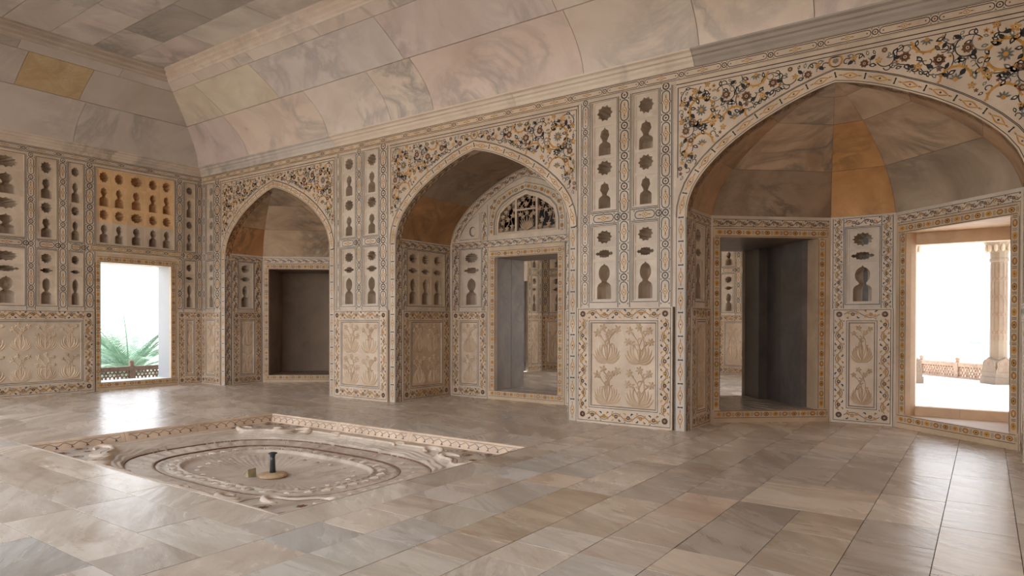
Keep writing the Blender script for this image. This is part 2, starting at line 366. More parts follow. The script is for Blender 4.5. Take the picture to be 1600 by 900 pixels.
# ---------------------------------------------------------------- niches
def star_pts(w, h, n=10, dep=.2):
    N = n*6
    return [((1-dep*abs(sin(n/2*t)))*w/2*cos(t), (1-dep*abs(sin(n/2*t)))*h/2*sin(t)) for t in [2*pi*k/N for k in range(N)]]
def bow_pts(w, h):
    q = [(1, 0), (.86, .34), (.70, .42), (.66, .2), (.52, .55), (.5, .85), (.3, .72), (.16, .95), (0, .8)]
    r = q+[(-x, y) for x, y in q[-2::-1]]; r = r+[(x, -y) for x, y in r[-2:0:-1]]
    return [(x*w/2, y*h/2) for x, y in r]
def vase_pts(w, h, cusp):
    R_ = []                                # right side from the foot up
    R_ += [(.5, 0), (.5, .30), (.485, .36), (.40, .42), (.31, .45), (.20, .475), (.20, .50)]
    cz, rx, rz = .73, .40, .235
    for j in range(13):
        t = -1.05+j*(pi/2+.95)/12; r = 1-(.13*abs(sin(3.5*(t+1.05))) if cusp else 0)
        R_.append((rx*r*cos(t), cz+rz*r*sin(t)))
    R_ += [(.05, .985), (0, 1.0)]
    pts = R_+[(-x, z) for x, z in R_[-2::-1]]
    return [(x*w, z*h-h/2) for x, z in pts]
_N = {}
def niche_mesh(kind, w, h):
    """one niche cell: a sunk square face with a cusped opening and the hollow behind it; local x right, y into the wall, z up"""
    key = (kind, round(w, 3), round(h, 3))
    if key in _N: return _N[key]
    mb = MB(); mg = min(.035, w*.09); r = .010
    o = [(-w/2, -h/2), (w/2, -h/2), (w/2, h/2), (-w/2, h/2)]; i = [(-w/2+mg, -h/2+mg*.7), (w/2-mg, -h/2+mg*.7), (w/2-mg, h/2-mg*.7), (-w/2+mg, h/2-mg*.7)]
    mb.add([(x, 0, z) for x, z in o]+[(x, 0, z) for x, z in i]+[(x, r, z) for x, z in i],
           [(0, 1, 5, 4), (1, 2, 6, 5), (2, 3, 7, 6), (3, 0, 4, 7), (4, 5, 9, 8), (5, 6, 10, 9), (6, 7, 11, 10), (7, 4, 8, 11)])
    W_, H_ = w-2*mg, h-1.4*mg
    if kind == 'star': p = star_pts(W_*.80, min(H_*.84, W_*1.0), 10 if W_ < H_*1.35 else 12)
    elif kind == 'bow': p = bow_pts(W_*.88, min(H_*.86, W_*.42))
    else:
        hh = H_*.95; p = [(x, z-(H_-hh)/2+.004) for x, z in vase_pts(W_*(.72 if W_ < H_*.7 else .6), hh, kind == 'vase')]
    loops = [[Vector((x, z, 0)) for x, z in i], [Vector((x, z, 0)) for x, z in p]]
    flatv = i+p
    mb.add([(x, r, z) for x, z in flatv], [tuple(t) for t in tessellate_polygon(loops)])
    n = len(p); t0 = .07; dp = min(.25, .12+W_*.38); rings = [(1, r), (1, r+t0), (1.16, r+t0+.004)] + [(1.16*cos(a), r+t0+dp*sin(a)) for a in (pi/9, pi/4, 3*pi/8, pi/2*.93)]
    cx = sum(x for x, _ in p)/n; cz = sum(z for _, z in p)/n; vs = []
    for s, d in rings: vs += [(cx+(x-cx)*s, d, z if kind[:4] == 'vase' or kind == 'ogee' else cz+(z-cz)*(s*.6+.4)) for x, z in p]
    fs = [(a*n+k, a*n+(k+1) % n, (a+1)*n+(k+1) % n, (a+1)*n+k) for a in range(len(rings)-1) for k in range(n)]
    mb.add(vs, fs, 0, False)
    e = len(rings)-1; lv = [Vector((q[0], q[2], 0)) for q in vs[e*n:]]
    mb.add(vs[e*n:], [tuple(t) for t in tessellate_polygon([lv])])
    me = mb.mesh('niche', M_WALL); _N[key] = me; return me
ROWS_UP = [('star', .21), ('vase', .30), ('star', .20), ('vase', .29)]
ROWS_LOW = [('star', .27), ('bow', .18), ('ogee', .55)]
def niche_panel(fr, u0, u1, z0, z1, parent, rows, cols=(1,), tint=None, tint2=None, h=0.0, lines=True):
    """sunk panel of niche cells with a stepped surround (part), each niche a sub-part"""
    mb = MB(); e = min(.028, (u1-u0)*.08); d = -.022
    fr.ring(mb, u0, u1, z0, z1, u0+e, u1-e, z0+e, z1-e, h, h); fr.ring(mb, u0+e, u1-e, z0+e, z1-e, u0+e, u1-e, z0+e, z1-e, h, h+d)
    pn = mb.build('niche_panel', M_WALL, parent, tint or (1, 1, 1))
    if lines:
        ink = Ink(fr.P, h+.001); outline(ink, u0+.004, u1-.004, z0+.004, z1-.004, .009); ink.build(pn)
    a0, a1, b0, b1 = u0+e, u1-e, z0+e, z1-e; tw = sum(cols); th = sum(r[1] for r in rows); z = b1
    for ri, (kind, f) in enumerate(rows):
        hh = (b1-b0)*f/th; u = a0
        for c in cols:
            ww = (a1-a0)*c/tw
            t = tint2 if (tint2 and ri < 3) else tint
            put('niche', niche_mesh(kind, ww, hh), pn, fr.P(u+ww/2, z-hh/2, h+d), fr.a, t or (1, 1, 1)); u += ww
        z -= hh
    return pn
def column(fr, u0, u1, z0, z1, parent, name='inlay_column', period=.46, h=0.0, motif=m_cart, tint=None, hz=False):
    """flat marble strip inlaid with a chain of motifs between two black lines"""
    mb = MB(); fr.box(mb, u0, u1, z0, z1, h-.06, h); o = mb.build(name, M_WALL, parent, vary(tint or (1, 1, 1), .05))
    ink = Ink(fr.P, h+.001)
    if hz: W_ = z1-z0; c = (z0+z1)/2; path = [(u0, c), (u1, c)]
    else: W_ = u1-u0; c = (u0+u1)/2; path = [(c, z0), (c, z1)]
    g = W_*.36
    edges(ink, path, (-g-W_*.07, g+W_*.07), max(.007, W_*.055))
    chain(ink, path, W_*.82, period, motif); ink.build(o); return o
def plain(fr, u0, u1, z0, z1, parent, name, h=0.0, h0=-.06, m=None, tint=None):
    mb = MB(); fr.box(mb, u0, u1, z0, z1, h0, h); return mb.build(name, m or M_WALL, parent, tint or vary((1, 1, 1), .05))

# carved plants in low relief
def ridge(mb, mp, pts, w, ht):
    n = len(pts); vs = []
    for k, (x, y) in enumerate(pts):
        a, b = pts[max(k-1, 0)], pts[min(k+1, n-1)]; dx, dy = b[0]-a[0], b[1]-a[1]; l = hypot(dx, dy) or 1
        t = k/(n-1); ww = w(t)/2; nx, ny = -dy/l*ww, dx/l*ww
        vs += [mp(x+nx, y+ny, 0), mp(x, y, ht*min(1, ww*2/.03+.35)), mp(x-nx, y-ny, 0)]
    fs = [f for k in range(n-1) for f in ((3*k, 3*k+1, 3*k+4, 3*k+3), (3*k+1, 3*k+2, 3*k+5, 3*k+4))]
    mb.add(vs, fs, 0, False)
def plant(fr, u, z, hgt, wid, parent, h, seed):
    r = random.Random(seed); mb = MB(); mp = lambda a, b, c: fr.P(a, b, h+c); ht = .014; kind = seed % 3
    def bend(x, y, dx, dy, k): return [(x+dx*t+k*sin(pi*t)*-dy, y+dy*t+k*sin(pi*t)*dx) for t in [j/5 for j in range(6)]]
    nl = (9, 7, 11)[kind]
    for j in range(nl):                      # fan of lance leaves from the foot
        m = j-(nl-1)/2; a = pi/2+m*2.5/nl; l = hgt*(.58-.02*abs(m)+.1*r.random())
        dx = cos(a)*min(l, wid*.62); dy = sin(a)*l*.8+hgt*.03
        ridge(mb, mp, bend(u+m*wid*.012, z, dx, dy, .22*(m > 0)-.22*(m < 0)), lambda t: wid*.095*(sin(pi*min(1, t*.88+.12)))+.003, ht)
    heads = ((-.36, .78), (-.13, .93), (.14, .80), (.36, .90)) if kind else ((-.34, .86), (0, .95), (.34, .86), (-.40, .56), (.40, .56))
    for j, (hx, hy) in enumerate(heads):
        tx, tz = u+wid*hx+wid*.03*(r.random()-.5), z+hgt*hy; n = (6, 8, 5)[kind]; q = wid*(.13, .105, .14)[kind]
        pth = bend(u, z+hgt*.05, tx-u, tz-z-hgt*.05, .16*(1 if hx > 0 else -1)); ridge(mb, mp, pth, lambda t: wid*.034, ht)
        for k in range(n):
            a = 2*pi*k/n+.3+j
            ridge(mb, mp, [(tx, tz), (tx+cos(a)*q*.5, tz+sin(a)*q*.5), (tx+cos(a)*q, tz+sin(a)*q)], lambda t: q*.75*sin(pi*(t*.75+.15)), ht*1.3)
        for k in (2, 3, 4):
            c = pth[k]; sd = 1 if (j+k) % 2 else -1
            ridge(mb, mp, bend(c[0], c[1], sd*wid*.13, wid*.09, .25*sd), lambda t: wid*.06*sin(pi*(t*.9+.05)), ht)
    return mb.build('carved_plant', M_WALL, parent, (1.02, .93, .82))
def dado(fr, u0, u1, z0, z1, parent, grid=None, h=.02, bw=.19, name='dado_panel', seed=0, tint=None):
    """dado slab: vine border of inlay round a sunk panel carved with plants"""
    mb = MB(); d = -.02; b = min(bw, (u1-u0)*.3); e = .045
    v0, v1, y0, y1 = u0+b+e, u1-b-e, z0+b+e+.02, z1-b-e+.02
    fr.ring(mb, u0, u1, z0, z1, v0, v1, y0, y1, h, h)
    fr.ring(mb, v0, v1, y0, y1, v0+.012, v1-.012, y0+.012, y1-.012, h, h+d); fr.rect(mb, v0+.012, v1-.012, y0+.012, y1-.012, h+d)
    fr.ring(mb, u0, u1, z0, z1, u0, u1, z0, z1, h, -.06)
    o = mb.build(name, M_WALL, parent, tint or (1.05, 1.0, .95))
    ink = Ink(fr.P, h+.001)
    outline(ink, u0+.022, u1-.022, z0+.03, z1-.018, .008); outline(ink, v0-.035, v1+.035, y0-.035, y1+.035, .008); outline(ink, v0-.006, v1+.006, y0-.006, y1+.006, .008)
    c = b*.5+.006; H = b*.86
    iu0, iu1, iz0, iz1 = u0+c, u1-c, z0+c+.014, z1-c+.012
    for pth in ([(iu0+H*.4, iz1), (iu1-H*.4, iz1)], [(iu1, iz1-H*.4), (iu1, iz0+H*.4)], [(iu1-H*.4, iz0), (iu0+H*.4, iz0)], [(iu0, iz0+H*.4), (iu0, iz1-H*.4)]):
        chain(ink, pth, H, H*1.95, m_scroll)
    for cu in (iu0, iu1):
        for cz in (iz0, iz1): ink.at(cu, cz).flower(0, 0, H*.3, R, 10, B, 2)
    ink.build(o)
    if grid:
        nx, ny = grid; pw, ph = (v1-v0)/nx, (y1-y0)/ny
        for i in range(nx):
            for j in range(ny):
                plant(fr, v0+pw*(i+.5), y0+ph*j+ph*.06, ph*.88, min(pw*.88, ph*1.1), o, h+d, seed+i*7+j*3)
    return o

YB, XL, XR, ZT = 8.87, -15.5, 1.28, 4.98   # long wall, west wall, east wall, top of the walls
CENTRES = (-12.66, -7.08, -1.50)
FB = Fr(0, YB, 0)                          # long wall: u = world x
FL = Fr(XL, 0, pi/2)                       # west wall: u = world y
DADO = 1.72

# ---------------------------------------------------------------- large structure: floor
floor = root('floor', (-7, 5, 0), 'floor of worn cream and grey marble slabs with dark open joints', 'floor', 'structure')
PX0, PX1, PY0, PY1 = -9.50, -4.46, 3.17, 6.65          # the sunk basin
def bed():
    mb = MB(); z0, z1 = -.30, -.0035
    for a in ((-17, PX0, -8, 13.4), (PX1, 2.4, -8, 13.4), (PX0, PX1, -8, PY0), (PX0, PX1, PY1, 13.4)): mb.box(a[0], a[1], a[2], a[3], z0, z1)
    return mb.build('mortar_bed', M_GROUT, floor)
bed()
PAL = [(1.0, .97, .93), (1.02, 1.0, .97), (.95, .91, .87), (.90, .86, .82), (.98, .92, .86), (.93, .93, .93), (.94, .88, .82)]
def tile(x0, x1, y0, y1, tint=None):
    g = .0028; w, l = x1-x0-2*g, y1-y0-2*g
    if w < .02 or l < .02: return
    mb = MB(); z = RND.uniform(-.0012, .0006); c = .0003
    a, b = w/2, l/2
    mb.add([(-a, -b, -.012), (a, -b, -.012), (a, b, -.012), (-a, b, -.012), (-a, -b, z-c), (a, -b, z-c), (a, b, z-c), (-a, b, z-c),
            (-a+c, -b+c, z), (a-c, -b+c, z), (a-c, b-c, z), (-a+c, b-c, z)],
           [(0, 1, 5, 4), (1, 2, 6, 5), (2, 3, 7, 6), (3, 0, 4, 7), (4, 5, 9, 8), (5, 6, 10, 9), (6, 7, 11, 10), (7, 4, 8, 11), (8, 9, 10, 11)])
    put('floor_tile', mb.mesh('floor_tile', M_FLOOR), floor, ((x0+x1)/2, (y0+y1)/2, 0), 0, tint or vary(RND.choice(PAL), .06))
def strip_x(x0, x1, ys, tints={}):
    for k, (a, b) in enumerate(zip(ys, ys[1:])): tile(x0, x1, a, b, tints.get(k))
def strip_y(y0, y1, xs, tints={}):
    for k, (a, b) in enumerate(zip(xs, xs[1:])): tile(a, b, y0, y1, tints.get(k))
LT, DK, BL, BR = (1.10, 1.05, .98), (.80, .76, .73), (.86, .89, .92), (.92, .83, .75)
strip_x(.66, 1.28, [.2, 1.6, 3, 4.4, 5.8, 7.2, 8.87]); strip_x(.20, .66, [.2, 1.5, 2.9, 4.2, 5.5, 6.3, 7.6, 8.87, 9.7, 10.6])
strip_x(-.26, .20, [.2, 1.4, 2.6, 3.7, 4.71, 5.70, 5.86, 6.74, 7.93, 8.78, 9.72, 13.4], {6: LT, 4: (1.08, 1, .9), 5: (1.05, .97, .87)})
strip_x(-.74, -.26, [.2, 1.3, 2.5, 3.4, 4.2, 4.56, 5.22, 5.75, 6.67, 7.65, 8.53, 10.3, 13.4], {5: DK, 6: (.80, .77, .75), 7: LT, 4: DK})
strip_x(-1.20, -.74, [.2, 1.2, 2.3, 3.3, 4.2, 4.60, 5.09, 5.70], {4: BR, 5: (.93, .85, .75), 6: (.9, .8, .7)})
tile(-1.68, -.74, 5.70, 6.65, (1.12, 1.04, .95)); strip_x(-1.20, -.74, [6.65, 7.7, 8.55, 10.2, 13.4], {0: DK, 1: (.8, .78, .75)})
strip_x(-1.68, -1.20, [.2, 1.5, 2.7, 3.78, 4.24, 5.70], {4: (.76, .72, .68), 3: (1, .9, .8)}); strip_x(-1.68, -1.20, [6.65, 7.5, 8.6, 10.7, 13.4], {0: DK})
strip_x(-2.15, -1.68, [.2, 1.6, 2.9, 3.78, 4.22, 4.90, 5.70, 6.40, 7.2, 8.3, 9.6, 13.4], {4: BR, 5: (1.0, .86, .76), 6: DK, 7: DK, 8: DK})
strip_x(-2.62, -2.15, [.2, 1.5, 2.6, 3.40, 3.74, 4.16, 5.23, 6.28, 7.0, 7.8, 8.9, 10.2, 13.4], {3: LT, 5: (.98, .9, .8), 6: DK, 7: (.8, .74, .68)})
strip_x(-3.10, -2.62, [.2, 1.4, 2.7, 3.25, 3.65, 4.12, 5.21, 5.62, 6.12, 6.72, 7.06, 7.8, 8.6, 10.2, 13.4], {3: BR, 4: (.9, .8, .68), 5: (.9, .79, .66), 7: LT, 9: LT})
strip_x(-3.57, -3.10, [.2, 1.5, 2.77, 3.24, 3.72, 4.20, 5.21, 5.66, 6.5, 7.4, 8.87], {2: (.98, 1.0, 1.0), 5: (.86, .84, .82), 6: (1.02, .9, .78), 7: BL})
strip_x(-4.06, -3.57, [.2, 1.2, 1.96, 2.75, 3.25, 3.73, 4.22, 4.70, 5.20, 5.60, 6.2, 6.66, 7.12, 8.0, 8.87], {3: BL, 4: LT, 9: BL, 10: BL})
strip_x(PX1, -4.06, [2.78, 3.08, 4.55, 5.55, PY1, 7.0, 7.6, 8.87])
strip_y(2.80, PY0, [-15.5, -14, -12.3, -10.7, PX0, -8.5, -6.98, -6.10, -5.28, PX1], {5: LT, 4: LT, 6: LT})
strip_y(2.32, 2.80, [-15.5, -13.6, -11.8, -10.2, -8.6, -6.93, -5.95, -4.9, -4.06])
strip_y(1.85, 2.32, [-15.5, -14, -12.4, -10.8, -9.0, -7.4, -5.94, -4.55, -4.06])
strip_y(1.36, 1.85, [-15.5, -13.4, -11.7, -9.8, -8.1, -6.9, -5.40, -4.46, -4.06], {6: BL, 5: (1.05, 1, .95)})
strip_y(.78, 1.36, [-15.5, -13.2, -11, -9, -7.2, -5.4, -4.96, -4.06], {5: BL}); strip_y(.2, .78, [-15.5, -13, -10.9, -8.7, -6.8, -5.2, -4.06])
for y0, y1, xs in ((3.17, 3.9, [-15.5, -13.8, -12.2, -10.6, PX0]), (3.9, 4.8, [-15.5, -14.4, -12.7, -11, PX0]), (4.8, 5.7, [-15.5, -13.9, -12.0, -10.5, PX0]), (5.7, PY1, [-15.5, -14.2, -12.6, -10.9, PX0]),
                   (PY1, 7.3, [-15.5, -13.7, -12, -10.2, -8.4, -6.9, -5.5, PX1]), (7.3, 8.1, [-15.5, -14.1, -12.3, -10.9, -9.0, -7.3, -5.9, PX1]), (8.1, 8.87, [-15.5, -13.5, -11.7, -9.8, -8.1, -6.4, PX1])):
    strip_y(y0, y1, xs)
for cx in CENTRES[:2]:
    for a, b in ((8.87, 9.7), (9.7, 10.55), (10.55, 11.3)):
        if a < 10.4 or cx < -10: strip_y(a, b, [cx-1.95, cx-.7, cx+.6, cx+1.95])
strip_x(-3.4, -2.62, [8.87, 10, 11.3])
# ---------------------------------------------------------------- roof and ceiling
ceil = root('ceiling', (-7, 5, 6.65), 'flat marble slab ceiling with a wide coved edge above the inlaid walls', 'ceiling', 'structure')
mb = MB(); mb.box(-18, 4.2, -1.6, 14.5, 6.69, 6.95); mb.build('roof_slab', M_GROUT, ceil)
def cslab(x0, x1, y0, y1, z, tint):
    g = .004; mb = MB(); a, b, c, d = x0+g, x1-g, y0+g, y1-g
    mb.add([(a, c, z+.04), (b, c, z+.04), (b, d, z+.04), (a, d, z+.04), (a, c, z+.003), (b, c, z+.003), (b, d, z+.003), (a, d, z+.003), (a+.003, c+.003, z), (b-.003, c+.003, z), (b-.003, d-.003, z), (a+.003, d-.003, z)],
           [(0, 1, 5, 4), (1, 2, 6, 5), (2, 3, 7, 6), (3, 0, 4, 7), (4, 5, 9, 8), (5, 6, 10, 9), (6, 7, 11, 10), (7, 4, 8, 11), (8, 9, 10, 11)])
    mb.build('ceiling_slab', M_CEIL, ceil, tint)
SN, YS = .20, .55                           # south edge of the hall
CX0, CX1, CY0, CY1 = XL+1.80, XR-1.80, 1.95+.8, YB-1.80
rows = [CY0, 3.56, 4.27, 4.98, 5.69, 6.38, CY1]
for r_, (a, b) in enumerate(zip(rows, rows[1:])):
    x = CX0-[.0, .9, .4, 0, .35, 0][r_]
    while x < CX1:
        n_ = x+[1.9, 1.75, 2.0, 1.88, 1.62, 1.9][r_]
        t = vary((1, .98, .96), .10)
        if r_ == 4 and -12 < x+.8 < -10: t = (.68, .68, .66)
        cslab(max(x, CX0), min(n_, CX1), a, b, 6.65, t); x = n_
PROF = [(.20, 5.17), (.25, 5.32), (.33, 5.46), (.45, 5.60), (.62, 5.745), (.82, 5.885), (1.0, 6.02), (1.19, 6.145), (1.36, 6.245), (1.50, 6.325), (1.60, 6.385), (1.69, 6.43)]
def prof(t): # t in 0..11
    k = min(int(t), len(PROF)-2); f = t-k; a, b = PROF[k], PROF[k+1]; return a[0]+(b[0]-a[0])*f, a[1]+(b[1]-a[1])*f
def cove(side, s0, s1, t0, t1, tint, m=None, name='cove_slab'):
    """one curved slab: side 'b' along the long wall, 'l' along the west wall; s world x or y, cut to the hip when s is None"""
    n = max(2, int(t1-t0)*2); front = []
    for k in range(n+1):
        t = t0+(t1-t0)*k/n; d, z = prof(t); g = .004
        if side == 'b': a = (XL+d if s0 is None else s0+g); b = (XR-d if s1 is None else s1-g); front.append(((a, YB-d, z), (b, YB-d, z)))
        else: a = (s0+g if s0 is not None else 1.0); b = (YB-d if s1 is None else s1-g); front.append(((XL+d, a, z), (XL+d, b, z)))
    mb = MB(); e = .012
    P_ = [p for q in front for p in q]; Bk = [(p[0]-(e if side == 'l' else 0), p[1]+(e if side == 'b' else 0), p[2]+e*2) for p in P_]
    m_ = len(front); N = len(P_)
    mb.add(P_+Bk, [(2*k, 2*k+1, 2*k+3, 2*k+2) for k in range(m_-1)], 0, True)
    mb.add(P_+Bk, [(2*k, 2*k+2, N+2*k+2, N+2*k) for k in range(m_-1)]+[(2*k+1, N+2*k+1, N+2*k+3, 2*k+3) for k in range(m_-1)]+[(0, N, N+1, 1), (N-2, N-1, 2*N-1, 2*N-2)], 0)
    return mb.build(name, m or M_COVE, ceil, tint)
T0, T1, T2, T3 = 0, 4.93, 9, 11
J = .03
PINK, CREAM, GREYM = (1.0, .94, .90), (1.0, .97, .90), (.90, .90, .90)
for a, b, t in ((None, -13.3, (.93, .86, .87)), (-13.3, -10.6, (1.02, .93, .86)), (-10.6, -8.87, PINK), (-8.87, -7.82, (1, .94, .88)), (-7.82, -4.86, (1.02, .92, .88)), (-4.86, -3.12, (1.05, 1, .95)), (-3.12, -1.7, (1.08, 1.02, .95)), (-1.7, None, (1.03, .96, .93))):
    cove('b', a, b, T0, T1-J, t)
for a, b, t in ((None, -13.2, (.98, .95, .84)), (-13.2, -11.3, (1.0, .97, .85)), (-11.3, -7.93, (.95, .94, .95)), (-7.93, -4.95, (.97, .91, .91)), (-4.95, -2.4, (.98, .92, .88)), (-2.4, None, CREAM)):
    cove('b', a, b, T1+J, T2-J, t)
for a, b in zip([None, -12.9, -11.9, -11.5, -11.1, -9.2, -7.0, -4.5, -1.9], [-12.9, -11.9, -11.5, -11.1, -9.2, -7.0, -4.5, -1.9, None]): cove('b', a, b, T2+J, T3, vary((1.0, .96, .92), .06))
for a, b, t in ((6.0, None, (.72, .71, .69)), (3.3, 6.0, (.74, .71, .69)), (1.0, 3.3, (.7, .69, .67))): cove('l', a, b, T0, T1-J, t)  # west cove slabs take darker tints throughout: shade put into the colour
M_ORANGE = marble('ochre_plaster_slab', (.50, .36, .20), (.62, .49, .30), (.30, .18, .09), 2.0, .3, .7, .8, bump=.003, speck=.3)
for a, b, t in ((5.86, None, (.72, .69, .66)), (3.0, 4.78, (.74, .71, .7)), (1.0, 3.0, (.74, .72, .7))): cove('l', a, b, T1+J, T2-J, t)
cove('l', 4.78, 5.86, T1+J, T2-J, (.95, .92, .88), M_ORANGE, 'patched_cove_slab')
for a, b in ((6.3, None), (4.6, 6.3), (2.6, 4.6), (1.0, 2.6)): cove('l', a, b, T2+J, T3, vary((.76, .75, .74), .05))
mb = MB()
for (d0, z0), (d1, z1) in zip(PROF, PROF[1:]):
    z0 += .04; z1 += .04
    mb.add([(XL-.1, YB-d0+.03, z0), (XR+.1, YB-d0+.03, z0), (XR+.1, YB-d1+.03, z1), (XL-.1, YB-d1+.03, z1)], [(0, 1, 2, 3)])
    mb.add([(XL+d0-.03, .5, z0), (XL+d0-.03, YB+.1, z0), (XL+d1-.03, YB+.1, z1), (XL+d1-.03, .5, z1)], [(0, 1, 2, 3)])
mb.build('cove_backing', M_GROUT, ceil)
def moulding(name, prof_, segs, par, m, tints):
    """run of stone mouldings; prof_ is (d, z) from the wall; segs are (side, s0, s1)"""
    for (side, s0, s1), t in zip(segs, tints):
        mb = MB(); n = len(prof_); vs = []
        for d, z in prof_:
            if side == 'b': a = XL+d if s0 is None else s0; b = XR-d if s1 is None else s1; vs += [(a, YB-d, z), (b, YB-d, z)]
            else: b = YB-d if s1 is None else s1; vs += [(XL+d, s0, z), (XL+d, b, z)]
        mb.add(vs, [(2*k, 2*k+1, 2*k+3, 2*k+2) for k in range(n-1)])
        mb.add([vs[2*k] for k in range(n)], [tuple(range(n))]); mb.add([vs[2*k+1] for k in range(n)], [tuple(range(n))[::-1]])
        mb.build(name, m, par, t)
tr1 = root('trim_1', (XL, YB, 4.98), 'stepped marble cornice between inlaid walls and coved ceiling', 'cornice', 'structure')
CP = [(-.05, 4.98), (.03, 4.98), (.04, 5.00), (.04, 5.03), (.075, 5.055), (.08, 5.09), (.12, 5.10), (.14, 5.135), (.19, 5.15), (.20, 5.175), (-.05, 5.2)]
moulding('cornice_stone', CP, [('b', None, -10.6), ('b', -10.595, -6.2), ('b', -6.195, -3.25), ('b', -3.245, 0.0), ('b', .005, None), ('l', 1.0, 4.7), ('l', 4.705, None)], tr1, M_COVE,
         [(.88, .87, .85), (1.02, .95, .86), (1.05, .99, .90), (.60, .58, .55), (.85, .8, .74), (.88, .82, .74), (.86, .80, .72)])
tr2 = root('trim_2', (XL+1.7, YB-1.7, 6.43), 'thin marble moulding around the edge of the flat ceiling', 'moulding', 'structure')
MP = [(1.62, 6.42), (1.70, 6.43), (1.71, 6.46), (1.74, 6.475), (1.74, 6.52), (1.80, 6.54), (1.80, 6.60), (1.86, 6.615), (1.86, 6.66), (1.6, 6.66)]
moulding('ceiling_moulding', MP, [('b', None, -10.5), ('b', -10.495, -5.5), ('b', -5.495, None), ('l', 1.0, 4.2), ('l', 4.205, None)], tr2, M_COVE, [(1.03, .96, .88), (1.02, .95, .90), (1, .95, .9), (.80, .76, .70), (.78, .75, .70)])

# ---------------------------------------------------------------- long wall with three arches
wb = root('wall_back', (-7.1, YB, 0), 'long inlaid marble wall with three pointed arched alcoves and niche columns', 'wall', 'structure')
def core(fr, u0, u1, z0, z1, parent, h0=-.55, h1=-.40): plain(fr, u0, u1, z0, z1, parent, 'masonry_core', h1, h0, M_DARK)
# border band along the top
for a, b in ((XL, -11.0), (-11.0, -5.2), (-5.2, XR)): column(FB, a, b, 4.84, 4.98, wb, 'border_band', .60, .012, m_cart, (1.08, 1.0, .88) if b < -4 else (1, .97, .92), True)
ZU0, ZU1, ZL0, ZL1 = 3.14, 4.80, 1.79, 2.945
def pier(u0, u1, pans, seed, strips=True):
    """one pier of the long wall: two columns of niches above a carved dado, between the arch strips"""
    s0, s1 = u0+.155, u1-.155
    if strips:
        for a, b in ((u0, s0), (s1, u1)): column(FB, a, b, 0, 2.95, wb, 'arch_strip', .335, .004, m_bone)
    us = [s0]+[x for p in pans for x in p]+[s1]
    plain(FB, s0, s1, 4.80, 4.84, wb, 'wall_fillet')
    for a, b in zip(us[::2], us[1::2]):
        w = b-a; c0 = a+(.05 if a == s0 else 0); c1 = b-(.05 if b == s1 else 0)
        if a == s0: plain(FB, a, c0, 0 if not strips else DADO, 4.80, wb, 'wall_fillet', -.012)
        if b == s1: plain(FB, c1, b, 0 if not strips else DADO, 4.80, wb, 'wall_fillet', -.012)
        column(FB, c0, c1, DADO, 4.80, wb)
    for a, b in pans:
        column(FB, a, b, ZL1, ZU0, wb, 'inlay_column', b-a+.01, 0, m_cart, None, True); plain(FB, a, b, DADO, ZL0, wb, 'wall_fillet')
        niche_panel(FB, a, b, ZU0, ZU1, wb, ROWS_UP); niche_panel(FB, a, b, ZL0, ZL1, wb, ROWS_LOW)
    if strips: dado(FB, s0+.01, s1-.03, 0, DADO, wb, (2, 2), .03, .20, seed=seed)
    core(FB, u0+.36, u1-.36, 0, 4.84, wb)
pier(-10.805, -8.935, ((-10.476, -10.03), (-9.83, -9.387)), 3)
pier(-5.225, -3.355, ((-4.856, -4.405), (-4.185, -3.762)), 11)
# corner pieces next to the west and east walls
column(FB, -14.67, -14.515, 0, 2.95, wb, 'arch_strip', .335, .004, m_bone); column(FB, .355, .51, 0, 2.95, wb, 'arch_strip', .335, .004, m_bone)
for a, p0, p1, b, d0, d1 in ((XL, -15.31, -15.0, -14.67, XL+.01, -14.70), (.51, .82, 1.12, XR, .54, XR-.01)):
    plain(FB, a, b, 4.80, 4.84, wb, 'wall_fillet'); column(FB, a, p0, DADO, 4.80, wb, h=-.001); column(FB, p1, b, DADO, 4.80, wb)
    column(FB, p0, p1, ZL1, ZU0, wb, 'inlay_column', .32, 0, m_cart, None, True); plain(FB, p0, p1, DADO, ZL0, wb, 'wall_fillet')
    niche_panel(FB, p0, p1, ZU0, ZU1, wb, ROWS_UP); niche_panel(FB, p0, p1, ZL0, ZL1, wb, ROWS_LOW)
    dado(FB, d0, d1, 0, DADO, wb, (1, 2), .02, .17, seed=5); core(FB, a+(.3 if a > 0 else -.2), b-(.3 if a < 0 else -.2), 0, 4.84, wb)

